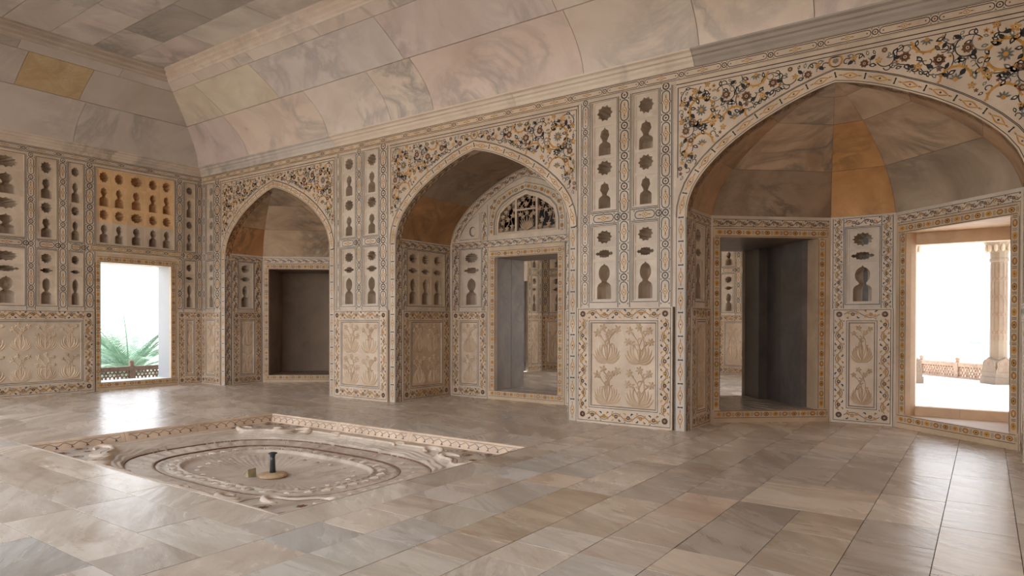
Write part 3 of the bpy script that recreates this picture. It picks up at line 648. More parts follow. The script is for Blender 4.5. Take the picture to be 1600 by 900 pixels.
def spandrel(uc):
    mb = MB(); a = arc_off(.155); top = 4.80; P = FB.P; H_ = 2.01
    pts = [(-H_, 3.0)]+[(x, z) for x, z in a if abs(x) <= H_]+[(H_, 3.0)]
    for h, m in ((0, 0),):
        vs = []; fs = []
        for x, z in pts: vs += [P(uc+x, z, 0), P(uc+x, top, 0), P(uc+x, z, -.06)]
        for k in range(len(pts)-1): fs += [(3*k, 3*k+3, 3*k+4, 3*k+1), (3*k, 3*k+2, 3*k+5, 3*k+3)]
        mb.add(vs, fs)
    FB.box(mb, uc-2.01, uc+2.01, top, 4.84, -.06, 0)
    o = mb.build('spandrel', M_WALL, wb, (1.02, .98, .94))
    ink = Ink(P, .001); p0 = ink.at(uc, 0)
    p0.line([(-H_, 4.785), (H_, 4.785)], .012, K); p0.line([(-1.99, 4.735), (1.99, 4.735)], .010, K)
    for s in (-1, 1): p0.line([(s*1.985, 3.5), (s*1.985, 4.735)], .012, K)
    A = arc_off(.175)
    def zb(x):
        for (x0, z0), (x1, z1) in zip(A, A[1:len(A)//2+1]):
            if -x0 >= x >= -x1: return z1 if x1-x0 < 1e-6 else z0+(z1-z0)*(-x0-x)/(x1-x0)
        return -9
    def inside(x, z, m=.02): return 0 <= x < 1.97 and z < 4.725 and z > zb(x)+m     # x measured from the middle
    r = random.Random(21)
    big = [(1.656, 4.375, .165, 1, 0), (.94, 4.70, .14, 0, pi), (1.21, 4.195, .145, 0, 0), (1.64, 3.915, .145, 0, 0), (.005, 4.668, .07, 1, 0), (1.95, 3.95, .11, 0, pi/2)]
    small = [(1.32, 4.52, .062, R), (1.058, 4.448, .07, R), (.727, 4.553, .062, R), (.31, 4.57, .052, R), (1.871, 4.126, .058, R), (1.74, 4.64, .055, O), (1.50, 4.19, .06, O), (1.36, 4.10, .045, O), (1.44, 4.25, .04, O),
             (.855, 4.415, .05, O), (.46, 4.575, .042, O), (.20, 4.66, .04, O), (1.93, 4.26, .048, O), (1.87, 3.805, .05, O), (1.80, 3.99, .045, R), (1.575, 4.705, .045, O), (1.92, 4.50, .045, O), (.52, 4.68, .035, R), (1.78, 4.22, .04, R), (1.95, 3.62, .035, R), (1.92, 3.70, .035, O)]
    vines = [(1.32, 4.52, .155, .5, 4.9, 1), (1.058, 4.448, .19, 3.4, 7.8, 0), (.727, 4.553, .15, .2, 4.6, 0), (.31, 4.59, .10, 3.0, 7.0, 3), (1.871, 4.126, .14, 1.0, 5.6, 0), (1.80, 4.58, .15, -.6, 3.6, 0),
             (1.48, 4.56, .13, 2.4, 6.4, 3), (1.88, 4.60, .10, 3.0, 6.6, 0), (1.72, 4.12, .12, -.4, 3.4, 3), (1.40, 4.33, .12, 2.0, 6.2, 3), (.55, 4.58, .11, 3.4, 6.6, 0), (.24, 4.64, .07, 0, 4, 0), (1.88, 3.88, .12, 2.4, 6.6, 0),
             (1.90, 4.36, .11, 2.2, 5.4, 0), (1.92, 3.72, .09, .5, 4, 3), (.90, 4.36, .11, 1.2, 4.6, 3), (1.656, 4.375, .26, 3.3, 5.4, 0), (1.656, 4.375, .25, .2, 2.0, 0), (1.20, 4.66, .12, 1.4, 4.6, 0), (.72, 4.46, .16, 3.6, 5.8, 3), (1.74, 4.02, .20, .6, 2.2, 0), (1.02, 4.28, .13, -.5, 2.4, 0)]
    for s in (-1, 1):
        p = Pen(ink, uc, 0, 0, 1, 1)
        X = lambda x: s*x
        for x, z, rr, full, a0 in big:      # cogged ochre rosettes
            n = 24; ang = [2*pi*k/n for k in range(n+1)] if full else [a0+pi*k/14 for k in range(15)]
            q = [(X(x+rr*cos(t)), z+rr*sin(t)) for k, t in enumerate(ang)]
            q = [c for c in q if inside(abs(c[0]), c[1], -.02)]
            if len(q) > 2: p.line(q, rr*.17, O, False, 1)
            for t in ang[::2]:
                if inside(x+rr*1.13*cos(t), z+rr*1.13*sin(t), -.01): p.fill([(X(x+rr*e*cos(t+o)), z+rr*e*sin(t+o)) for e, o in ((1.05, -.13), (1.22, 0), (1.05, .13))], O, 2)
            for k in range(10):
                t = 2*pi*k/10+.2
                if full or sin(t-a0) > -.1:
                    if inside(x+rr*.6*cos(t), z+rr*.6*sin(t), 0): p.petal(X(x), z, t if s > 0 else pi-t, rr*.50, rr*.17, G, 2)
            p.disc(X(x), z, rr*.17, O, 8, 3)
        for x, z, rr, a0, a1, c in vines:
            n = 18; q = []; lv = []
            for k in range(n+1):
                t = a0+(a1-a0)*k/n; e = rr*(1-.45*(k/n)); xx, zz = x+e*cos(t), z+e*sin(t)
                if inside(xx, zz): q.append((X(xx), zz)); lv.append((xx, zz, t))
                else:
                    if len(q) > 1: p.line(q, .0115, K if c != 3 else G)
                    q = []
            if len(q) > 1: p.line(q, .0115, K if c != 3 else G)
            for j in range(2, len(lv), 4):
                xx, zz, t = lv[j]; t2 = t+(.7 if j % 8 else 2.4); ln = .075+.02*r.random()
                if inside(xx+ln*cos(t2), zz+ln*sin(t2)): p.leaf(X(xx), zz, t2 if s > 0 else pi-t2, ln, ln*.62, (K, G, K)[j % 3], j % 8 == 2)
        for x, z, rr, c in small:
            if inside(x, z-rr*.6, 0): p.flower(X(x), z, rr, c, 8 if c == R else 5, B, 3)
        tries = 0; have = [(b[0], b[1], b[2]*1.2) for b in big]+[(b[0], b[1], b[2]*1.2) for b in small]; rr2 = random.Random(5)
        for tries in range(1500):
            x, z = rr2.uniform(.05, 1.95), rr2.uniform(3.45, 4.70)
            if inside(x, z, .04) and all(hypot(x-a, z-b) > c*.9+.024 for a, b, c in have):
                t = rr2.uniform(0, 2*pi); ln = .05+.03*rr2.random(); k_ = rr2.random(); have.append((x, z, ln*.55))
                if k_ < .5: p.leaf(X(x)-s*ln/2*cos(t), z-ln/2*sin(t), t if s > 0 else pi-t, ln, ln*.6, K if k_ < .25 else G, True)
                elif k_ < .8: p.arc(X(x), z, ln*.75, ln*.25, t, t+4.6, .011, K if k_ < .7 else G)
                else: p.flower(X(x), z, ln*.42, O if k_ < .93 else R, 5, R, 3)
    ink.build(o)
    # arch band: the bone chain carried round the arch
    mb = MB(); arch_plate(mb, FB, uc, 0, .155, -.10, .004); o = mb.build('arch_band', M_WALL, wb, (1.05, 1, .93))
    ink = Ink(P, .006); mid = [(uc+x, z) for x, z in arc_off(.078)]; fine = mid
    for d in (.018, .138, .150): edges(ink, [(uc+x, z) for x, z in arc_off(d)], (0,), .0075)
    n = len(mid)//2+1
    chain(ink, mid[:n], .12, .335, m_bone); chain(ink, mid[n-1:], .12, .335, m_bone); ink.build(o)
for c in CENTRES: spandrel(c)

# ---------------------------------------------------------------- alcoves
def vine_band(fr, u0, u1, z0, z1, parent, h=0.0, hz=True, motif=m_vine, tint=None):
    return column(fr, u0, u1, z0, z1, parent, 'vine_band', (z1-z0 if hz else u1-u0)*1.45, h, motif, tint, hz)
def opening(name, fr, o, i, z_top, zi0, zi1, label, cat, depth, parent_loc, sill=True, lit=None):
    """inlaid stone frame round an opening (outer u range o, inner u range i) with its reveal"""
    w = root(name, fr.P(*[(i[0]+i[1])/2, 0, 0]), label, cat, 'structure')
    for nm, u0, u1, z0, z1, hz in (('frame_head', o[0], o[1], zi1, z_top, True), ('frame_sill', o[0], o[1], .0, zi0, True), ('frame_jamb', o[0], i[0], zi0, zi1, False), ('frame_jamb', i[1], o[1], zi0, zi1, False)):
        mb = MB(); h1 = .012
        fr.box(mb, u0, u1, z0, z1, -.08, h1); ob = mb.build(nm, M_WALL, w, (.95, .84, .70)); ink = Ink(fr.P, h1+.001)
        W_ = .095
        if hz: c = (zi1+.065) if z0 > 1 else (zi0-.055); path = [(u0+.03, c), (u1-.03, c)]
        else: c = (i[0]-.055) if u1 <= i[0]+.001 else (i[1]+.055); path = [(c, z0+.02), (c, z1-.02)]
        edges(ink, path, (-.052, .052), .007); chain(ink, path, W_, .150, m_oval); ink.build(ob)
    return w
def patch(fn, s0, s1, t0, t1, ns, nt, e=.004):
    """curved slab with a short skirt; fn(s, t, off) -> world, off > 0 behind the face"""
    mb = MB(); P_ = []
    for a in range(ns+1):
        for b in range(nt+1): P_.append(fn(s0+(s1-s0)*a/ns, t0+(t1-t0)*b/nt, 0))
    w = nt+1; mb.add(P_, [(a*w+b, (a+1)*w+b, (a+1)*w+b+1, a*w+b+1) for a in range(ns) for b in range(nt)], 0, True)
    rim = [(a, 0) for a in range(ns)]+[(ns, b) for b in range(nt)]+[(a, nt) for a in range(ns, 0, -1)]+[(0, b) for b in range(nt, 0, -1)]
    R0 = [P_[a*w+b] for a, b in rim]; R1 = [fn(s0+(s1-s0)*a/ns, t0+(t1-t0)*b/nt, .02) for a, b in rim]; n = len(rim)
    mb.add(R0+R1, [(k, (k+1) % n, n+(k+1) % n, n+k) for k in range(n)]); return mb
ZS = [z for w, z in ARC]
def arc_at(t):                              # t 0..13 along ARC
    k = min(int(t), len(ARC)-2); f = t-k; a, b = ARC[k], ARC[k+1]; return a[0]+(b[0]-a[0])*f, a[1]+(b[1]-a[1])*f
def t_of(z):
    for k in range(len(ARC)-1):
        if ARC[k+1][1] >= z: return k+(z-ARC[k][1])/(ARC[k+1][1]-ARC[k][1])
    return len(ARC)-1
SOFF = .16
def soffit_ink(parent, uc, hh=.010, sides=(-1, 1)):   # vine carried round the front edge of the soffit
    L, at = along([(0, 0)]+[(sum(hypot(ARC[j+1][0]-ARC[j][0], ARC[j+1][1]-ARC[j][1]) for j in range(k+1)), 0) for k in range(len(ARC)-1)])
    for s in sides:
        def mp(a, b, h, s=s):
            d = 0
            if a < 0: w, z = HW, 2.95+a
            else:
                w, z = 0, ARC[-1][1]
                for (w0, z0), (w1, z1) in zip(ARC, ARC[1:]):
                    l = hypot(w1-w0, z1-z0)
                    if d+l >= a: f = (a-d)/l; w, z = w0+(w1-w0)*f, z0+(z1-z0)*f; break
                    d += l
            return (uc+s*(w-h), YB+b, z-h*.5)
        ink = Ink(mp, hh); p = [(0.02+L*.93*k/40, .085) for k in range(41)]
        edges(ink, p, (-.062, .062), .008); chain(ink, p, .12, .17, m_vine); ink.build(parent)
def octagon_alcove(uc, nm, words, tints, dn, dlabel, wn=None):
    al = root('wall_'+nm+'_alcove', (uc, YB+1.2, 0), words, 'alcove', 'structure')
    A = [(-HW, 0), (-HW, 1.0), (-.43, 2.25), (.43, 2.25), (HW, 1.0), (HW, 0)]
    fr = []
    for a, b in zip(A, A[1:]): fr.append((Fr(uc+a[0], YB+a[1], atan2(b[1]-a[1], b[0]-a[0])), hypot(b[0]-a[0], b[1]-a[1])))
    for k in (0, 4):                         # side panels
        f, L = fr[k]; m_ = (lambda a, b: (a, b)) if k == 0 else (lambda a, b: (L-b, L-a))
        u0, u1 = m_(0, .17); vine_band(f, u0, u1, 0, 2.95, al, 0, False)
        u0, u1 = m_(.17, L); plain(f, u0, u1, 3.06, 3.3, al, 'wall_fillet', -.001); vine_band(f, u0, u1, 2.93, 3.06, al)
        plain(f, *m_(0, .17), 2.95, 3.10, al, 'wall_fillet')
        a, b = m_(.34, .76); vine_band(f, *m_(.17, .34), DADO, 2.93, al, 0, False); vine_band(f, *m_(.76, .97), DADO, 2.93, al, 0, False); plain(f, *m_(.97, L), 0, 2.93, al, 'wall_fillet')
        niche_panel(f, a, b, 1.79, 2.93, al, ROWS_LOW); plain(f, a, b, DADO, 1.79, al, 'wall_fillet')
        dado(f, *m_(.19, .97), 0, DADO, al, (1, 2), .015, .18, seed=3); core(f, *m_(.1, L), 0, 3.1, al, -.40, -.36)
    for k in (1, 3):                         # the two slanting walls with their openings
        f, L = fr[k]; plain(f, 0, L, 3.06, 3.3, al, 'wall_fillet', -.001); vine_band(f, .03, L-.03, 2.935, 3.06, al)
        plain(f, 0, .03, 0, 3.06, al, 'wall_fillet'); plain(f, L-.03, L, 0, 3.06, al, 'wall_fillet')
    f, L = fr[2]; plain(f, 0, L, 3.08, 3.3, al, 'wall_fillet', -.001); vine_band(f, .19, L-.19, 2.93, 3.08, al)
    vine_band(f, .02, .19, DADO, 3.08, al, 0, False, m_scroll); vine_band(f, L-.19, L-.02, DADO, 3.08, al, 0, False, m_scroll)
    plain(f, 0, .02, 0, 3.08, al, 'wall_fillet'); plain(f, L-.02, L, 0, 3.08, al, 'wall_fillet')
    niche_panel(f, .19, L-.19, 1.77, 2.93, al, ROWS_LOW); plain(f, .19, L-.19, DADO, 1.77, al, 'wall_fillet'); dado(f, .025, L-.025, 0, DADO, al, (1, 2), .015, .19, seed=8)
    core(f, -.2, L+.2, 0, 3.1, al, -.40, -.34)
    # half dome of curved slabs
    va = root('ceiling_'+nm+'_alcove', (uc, YB+1, 3.1), 'half dome of veined marble slabs above the '+words.split(' alcove')[0]+' alcove', 'vault', 'structure')
    C_ = Vector((uc, YB, 0))
    zr = [3.10, 3.70, 4.15, 4.34, 4.412]; trs = [t_of(z) for z in zr]
    for k in range(5):
        a, b = A[k], A[k+1]
        def fn(s, t, off, a=a, b=b, ):
            w, z = arc_at(t); q = w/HW; f2 = 1+off*.8
            return (uc+(a[0]+(b[0]-a[0])*s)*q*f2, YB+(a[1]+(b[1]-a[1])*s)*q*f2, z+off*.6)
        for r_ in range(4):
            e0 = .0016/(1 if r_ < 2 else .5); m_ = patch(fn, e0, 1-e0, trs[r_]+.012, trs[r_+1]-.012, 3, 4 if r_ < 2 else 3)
            m_.build('vault_slab', M_VAULT, va, vary(tints[k][min(r_, len(tints[k])-1)], .04))
        m_ = patch(lambda s, t, o: fn(s, t, .013), 0, 1, trs[0], len(ARC)-1, 2, 8); m_.build('vault_backing', M_GROUT, va)
    for s in (-1, 1):                        # the straight reveal under the dome at the front edge
        pass
    soffit_ink(va, uc)
    return al, fr
ORG = (1.22, .84, .46); BRN = (.84, .75, .66); GRY = (.72, .72, .70); LGT = (1.06, .98, .88)
alr, frr = octagon_alcove(-1.50, 'right', 'right alcove of the long wall, five sided with a garden window and a passage', [[(.95, .75, .55), (.95, .78, .6), (.9, .85, .8)], [(.72, .66, .60), LGT, (1, .95, .9)], [ORG, ORG, (1.0, .88, .8)], [(.80, .78, .74), LGT, (1.05, .96, .9)], [(.95, .78, .6), (.95, .82, .68), (.95, .9, .85)]], 'door_3', '')
alm = None
all_, frl = octagon_alcove(-12.66, 'left', 'left alcove of the long wall, five sided with a blind doorway', [[(1.05, .70, .42), (1.0, .85, .68), BRN], [LGT, (.98, .93, .86), (.8, .76, .72)], [LGT, LGT, BRN], [LGT, (.95, .93, .9), BRN], [BRN, BRN, BRN]], 'door_1', '')
DO, DI = (.03, 1.86), (.135, 1.72)

# door_3: the deep passage of the right alcove
f, L = frr[1]
d3 = opening('door_3', f, (.03, L-.03), (.145, L-.20), 2.935, .18, 2.79, 'dark passage opening with gold oval inlaid frame in the right alcove', 'doorway', 1, None)
SL = (.66, .62, .60)
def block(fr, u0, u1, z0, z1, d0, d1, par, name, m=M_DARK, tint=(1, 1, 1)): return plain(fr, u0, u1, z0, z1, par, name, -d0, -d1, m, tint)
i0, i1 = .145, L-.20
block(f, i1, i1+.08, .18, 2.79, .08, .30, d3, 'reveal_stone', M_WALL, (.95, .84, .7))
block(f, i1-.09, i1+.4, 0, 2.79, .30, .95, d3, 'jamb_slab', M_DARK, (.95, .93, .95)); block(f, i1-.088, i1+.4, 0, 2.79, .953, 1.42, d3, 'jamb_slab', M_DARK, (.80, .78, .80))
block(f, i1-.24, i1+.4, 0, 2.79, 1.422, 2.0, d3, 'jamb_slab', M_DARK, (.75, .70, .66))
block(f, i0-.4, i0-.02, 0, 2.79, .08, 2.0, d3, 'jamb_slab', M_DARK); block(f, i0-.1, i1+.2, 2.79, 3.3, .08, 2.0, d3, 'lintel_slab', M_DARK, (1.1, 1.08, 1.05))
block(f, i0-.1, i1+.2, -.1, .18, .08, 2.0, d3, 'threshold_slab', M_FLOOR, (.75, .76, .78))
# window_2: the garden window of the right alcove
f, L = frr[3]
w2 = opening('window_2', f, (.03, L-.03), (.20, L-.145), 2.935, .18, 2.79, 'tall open window with gold oval inlaid frame in the right alcove, bright terrace outside', 'window', 1, None)
i0, i1 = .20, L-.145
TANW = (.98, .81, .63)
def prism(par, name, pts, z0, z1, m, tint):
    mb = MB(); n = len(pts); mb.add([(x, y, z0) for x, y in pts]+[(x, y, z1) for x, y in pts], [tuple(range(n))[::-1], tuple(n+k for k in range(n))]+[(k, (k+1) % n, n+(k+1) % n, n+k) for k in range(n)])
    return mb.build(name, m, par, tint)
pa, pb = f.P(i0, 0, -.08)[:2], f.P(i1, 0, -.08)[:2]; ql, qr, YO = (-.815, 11.13), (.275, 11.13), 11.30
prism(w2, 'reveal_stone', [pa, ql, (-.815, YO), (-1.25, YO), (-1.25, 11.16), f.P(i0-.18, 0, -.08)[:2]], .18, 2.79, M_WALL, TANW)
prism(w2, 'reveal_stone', [pb, f.P(i1+.12, 0, -.08)[:2], (.9, 9.9), (.9, YO), (.275, YO), qr], .18, 2.79, M_WALL, TANW)
prism(w2, 'sill_slab', [pa, pb, qr, ql], -.2, .18, M_TERR, (.86, .76, .66)); prism(w2, 'lintel_slab', [pa, pb, qr, (.9, 11.13), (.9, YO+.3), (-1.25, YO+.3), ql], 2.79, 3.3, M_WALL, (1.15, .98, .8))
for x0, x1 in ((-.815, -.28), (-.277, .275)): prism(w2, 'outer_threshold', [(x0, 11.13), (x1, 11.13), (x1, YO), (x0, YO)], -.2, .31, M_WALL, TANW)
prism(w2, 'outer_lintel', [ql, qr, (.275, YO), (-.815, YO)], 2.62, 2.79, M_WALL, TANW)
# the left alcove: blind doorway closed by slabs
f, L = frl[1]
d1 = opening('door_1', f, (.03, L-.03), (.145, L-.145), 2.935, .18, 2.79, 'blind doorway ending at a dark brown slab in the left alcove', 'doorway', 1, None)
i0, i1 = .145, L-.145
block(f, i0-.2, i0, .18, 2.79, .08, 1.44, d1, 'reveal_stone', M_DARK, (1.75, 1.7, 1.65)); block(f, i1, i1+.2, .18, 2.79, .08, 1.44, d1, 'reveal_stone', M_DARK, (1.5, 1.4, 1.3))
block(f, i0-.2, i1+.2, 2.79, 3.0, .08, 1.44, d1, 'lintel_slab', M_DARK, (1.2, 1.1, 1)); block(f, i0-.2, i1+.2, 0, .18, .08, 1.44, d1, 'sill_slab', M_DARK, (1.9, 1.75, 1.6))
M_BLIND = marble('brown_blind_slab', (.165, .11, .068), (.235, .16, .105), (.12, .08, .06), .8, .4, .5, .6, bump=.003)
block(f, i0-.1, i1+.1, .17, 2.8, 1.40, 1.48, d1, 'closing_slab', M_BLIND, (1.25, 1.2, 1.15))
f, L = frl[3]
d0 = opening('door_4', f, (.03, L-.03), (.145, L-.145), 2.935, .18, 2.79, 'blind doorway hidden beyond the pier in the left alcove', 'doorway', 1, None)
block(f, 0, L, 0, 3.0, .08, .2, d0, 'closing_slab', M_BLIND)

# middle alcove: straight sides, barrel vault, back wall with jali lunette
UC = -7.08; DP = 1.55
am = root('wall_middle_alcove', (UC, YB+DP, 0), 'middle alcove of the long wall, square with a passage under a pierced lunette', 'alcove', 'structure')
fs1 = Fr(UC-HW, YB, pi/2); fs2 = Fr(UC+HW, YB+DP, -pi/2)
for f, mr in ((fs1, 0), (fs2, 1)):
    M_ = (lambda a, b: (a, b)) if not mr else (lambda a, b: (DP-b, DP-a))
    vine_band(f, *M_(0, .17), 0, 3.04, am, 0, False); vine_band(f, *M_(.17, DP-.02), 2.885, 3.04, am); plain(f, *M_(DP-.02, DP), 0, 3.04, am, 'wall_fillet'); plain(f, 0, DP, 3.04, 3.06, am, 'wall_fillet')
    vine_band(f, *M_(.17, .30), DADO, 2.885, am, 0, False); vine_band(f, *M_(1.40, DP-.02), DADO, 2.885, am, 0, False); plain(f, *M_(.30, 1.40), DADO, 1.79, am, 'wall_fillet')
    niche_panel(f, *M_(.30, 1.40), 1.79, 2.885, am, ROWS_LOW, (1, 1, 1), (.98, .93, .86)); dado(f, *M_(.175, DP-.025), 0, DADO, am, (2, 2), .015, .20, seed=14, tint=(1.0, .93, .85)); core(f, *M_(.1, DP), 0, 3.1, am, -.40, -.36)
fb = Fr(UC-HW, YB+DP, 0)
for mr in (0, 1):
    M_ = (lambda a, b: (a, b)) if not mr else (lambda a, b: (2*HW-b, 2*HW-a))
    plain(fb, *M_(0, .05), 0, 3.10, am, 'wall_fillet'); vine_band(fb, *M_(.05, .245), DADO, 2.96, am, 0, False, m_vine); vine_band(fb, *M_(.815, .975), DADO, 2.96, am, 0, False)
    plain(fb, *M_(.245, .815), DADO, 1.79, am, 'wall_fillet'); niche_panel(fb, *M_(.245, .815), 1.79, 2.96, am, ROWS_LOW); vine_band(fb, *M_(.05, .975), 2.96, 3.10, am)
    dado(fb, *M_(.055, .965), 0, DADO, am, (1, 2), .015, .20, seed=23); core(fb, *M_(0, .975), 0, 3.1, am, -.40, -.34); plain(fb, *M_(.965, .99), 0, DADO, am, 'wall_fillet')
vine_band(fb, .975, 2*HW-.975, 2.96, 3.10, am)
d2 = opening('door_2', fb, (.985, 2*HW-.985), (1.14, 2*HW-1.14), 2.955, .17, 2.76, 'passage opening with gold oval inlaid frame under the pierced lunette', 'doorway', 1, None)
i0, i1 = 1.14, 2*HW-1.14
GRY2 = (1.45, 1.27, 1.08)
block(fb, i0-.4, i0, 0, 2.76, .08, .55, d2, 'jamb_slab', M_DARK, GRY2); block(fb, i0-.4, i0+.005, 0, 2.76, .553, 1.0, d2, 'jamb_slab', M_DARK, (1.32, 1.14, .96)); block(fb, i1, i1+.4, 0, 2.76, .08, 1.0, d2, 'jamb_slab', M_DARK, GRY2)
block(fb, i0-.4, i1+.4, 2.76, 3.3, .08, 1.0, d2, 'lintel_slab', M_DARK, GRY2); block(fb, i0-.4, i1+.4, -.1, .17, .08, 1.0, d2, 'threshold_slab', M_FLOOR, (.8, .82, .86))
# tympanum with the jali opening
JH = [(.70, 3.19), (.70, 3.42), (.645, 3.60), (.52, 3.745), (.30, 3.87), (0, 3.965)]
jal = [(-x, z) for x, z in JH]+[(x, z) for x, z in JH[-2::-1]]
tym = [(-w, z) for w, z in ARC if z > 3.1]+[(w, z) for w, z in ARC[-2::-1] if z > 3.1]; w0 = arc_w(3.10); tym = [(-w0, 3.10)]+tym+[(w0, 3.10)]
mb = MB(); lp = [[Vector((x, z, 0)) for x, z in tym], [Vector((x, z, 0)) for x, z in jal]]; al2 = tym+jal
mb.add([fb.P(HW+x, z, 0) for x, z in al2], [tuple(t) for t in tessellate_polygon(lp)])
n = len(jal); mb.add([fb.P(HW+x, z, 0) for x, z in jal]+[fb.P(HW+x, z, -.30) for x, z in jal], [(k, (k+1) % n, n+(k+1) % n, n+k) for k in range(n)])
ty = mb.build('tympanum', M_WALL, am, (1, .97, .92)); ink = Ink(fb.P, .002)
arcp = [(HW+x*(1-.085/HW), z-.085) for x, z in arc_off(0) if z > 3.12]; hp = len(arcp)//2+1
edges(ink, [(HW+x*(1-.015/HW), z-.018) for x, z in arc_off(0) if z > 3.1], (0,), .008); edges(ink, [(HW+x*(1-.155/HW), z-.16) for x, z in arc_off(0) if z > 3.2], (0,), .008)
for pth in (arcp[:hp], arcp[hp-1:]): chain(ink, pth, .12, .20, m_vine)
def joff(d): return [(-x*(1+d/.70) if k else -(x+d), z+(d*1.05 if k > 1 else 0)) for k, (x, z) in enumerate(JH)]
jl = joff(.10)
for d in (.03, .045, .165): q = joff(d); edges(ink, [(HW+x, z) for x, z in q]+[(HW-x, z) for x, z in q[-2::-1]], (0,), .008 if d != .03 else .012)
chain(ink, [(HW+x, z) for x, z in jl], .10, .155, m_oval); chain(ink, [(HW-x, z) for x, z in jl[::-1]], .10, .155, m_oval)
for s in (-1, 1):
    ink.at(HW, 0).line([(s*.90, 3.1), (s*.90, 3.80)], .008, K); chain(ink, [(HW+s*.98, 3.11), (HW+s*.98, 3.66)], .12, .19, m_vine); ink.at(HW, 0).line([(s*1.06, 3.1), (s*1.06, 3.66)], .008, K)
    q = [(s*1.10, 3.15), (s*1.62, 3.15), (s*1.57, 3.28), (s*1.48, 3.42), (s*1.34, 3.53), (s*1.10, 3.66)]; ink.at(HW, 0).line(q, .009, K, True)
    ink.at(HW, 0).flower(s*.80, 3.74, .04, R, 8); ink.at(HW, 0).flower(s*.72, 3.85, .035, R, 8)
ink.build(ty)
for s in (-1, 1):                            # flat dark crescents: the half moon niche's shade is put into colour
    mb = MB(); c = [(s*1.27+.085*cos(t), 3.30+.10*sin(t)) for t in [2*pi*k/20 for k in range(20)]]
    fb.ring(mb, HW+s*1.27-.0, HW+s*1.27, 3.3, 3.3, HW+s*1.27, HW+s*1.27, 3.3, 3.3, 0, 0)
    mb = MB(); vs = [fb.P(HW+x, z, .004) for x, z in c]; mb.add(vs+[fb.P(HW+s*1.27+(x-s*1.27)*.75+.02, 3.30+(z-3.3)*.8, .0045) for x, z in c], [(k, (k+1) % 20, 20+(k+1) % 20, 20+k) for k in range(20)])
    mb.build('niche_shade_crescent', M_DARK, am, (1, .95, .9))
ja = root('jali_screen', fb.P(HW, 3.19, -.06), 'pierced marble lunette screen of lilies and flowers above the middle passage', 'screen')
JM = lambda x, z, h: fb.P(HW+x, z, -.05+h)
def zj(x):
    x = abs(x)
    for (x1, z1), (x0, z0) in zip(JH[::-1], JH[-2::-1]):
        if x <= x0: return z1+(z0-z1)*(x-x1)/((x0-x1) or 1)
    return 3.2
def bar(x0, x1, z0, z1, nm): mb = MB(); fb.box(mb, HW+x0, HW+x1, z0, z1, -.085, -.02); mb.build(nm, M_WALL, ja, (.9, .82, .74))
for s in (-1, 1): bar(s*.235-.022, s*.235+.022, 3.23, zj(.235)-.02, 'mullion')
bar(-.213, .213, 3.62, 3.65, 'transom'); bar(-.70, .70, 3.19, 3.235, 'bottom_rail')
mb = MB()
for k in range(len(jal)-1):
    (x0, z0), (x1, z1) = jal[k], jal[k+1]; q = [(x0, z0), (x1, z1), (x1*.93, z1-(.05 if abs(x1) < .6 else .0)), (x0*.93, z0-(.05 if abs(x0) < .6 else 0))]
    mb.hexa([JM(a, b, -.03) for a, b in q]+[JM(a, b, .03) for a, b in q])
mb.build('arched_rim', M_WALL, ja, (1, .95, .9))
mb = MB(); rj = random.Random(4)
def cut(pts, w, hh=.02):
    n_ = len(pts); vs = []
    for k, (x, z) in enumerate(pts):
        a, b = pts[max(k-1, 0)], pts[min(k+1, n_-1)]; dx, dz = b[0]-a[0], b[1]-a[1]; l = hypot(dx, dz) or 1; ww = (w(k/(n_-1)) if callable(w) else w)/2
        o_ = (-dz/l*ww, dx/l*ww); vs += [JM(x+o_[0], z+o_[1], 0), JM(x, z, hh), JM(x-o_[0], z-o_[1], 0)]
    mb.add(vs, [q for k in range(n_-1) for q in ((3*k, 3*k+1, 3*k+4, 3*k+3), (3*k+1, 3*k+2, 3*k+5, 3*k+4))])
def bloom(x, z, r):
    for k in range(5): t = 2*pi*k/5+pi/2; cut([(x, z), (x+r*.5*cos(t), z+r*.5*sin(t)), (x+r*cos(t), z+r*sin(t))], lambda q: r*.62*sin(pi*(q*.8+.15)))
fl = []
for _ in range(900):
    x, z = rj.uniform(-.64, .64), rj.uniform(3.27, 3.93)
    if abs(abs(x)-.235) < .05 or z > zj(x)-.07 or (abs(x) < .22 and 3.24 < z < 3.66) or any(hypot(x-a, z-b) < .105 for a, b in fl): continue
    fl.append((x, z)); bloom(x, z, .058)
    cut([(x, z), (x+.04*rj.uniform(-1, 1), z-.07), (x+rj.uniform(-.04, .04), z-.15)], .014)
for j in range(9): t = pi/2+(j-4)*.27; cut([(0, 3.24), (cos(t)*.14, 3.24+sin(t)*.15), (cos(t)*.21/max(.6, abs(cos(t))+.3), 3.24+sin(t)*.29)], lambda q: .034*sin(pi*(q*.9+.08)))
for x, z in ((-.15, 3.55), (0, 3.57), (.15, 3.55), (-.09, 3.50), (.09, 3.5)): bloom(x, z, .055)
mb.build('pierced_flowers', M_WALL, ja, (.95, .86, .76), 'stuff')
plain(fb, .9, 2*HW-.9, 3.1, 4.1, am, 'masonry_core', -.62, -.70, M_DARK, (.25, .22, .2)); plain(fb, .9, 2*HW-.9, 4.0, 4.1, am, 'masonry_core', -.3, -.7, M_DARK)  # near-black tint puts the dark of the void behind the screen into colour
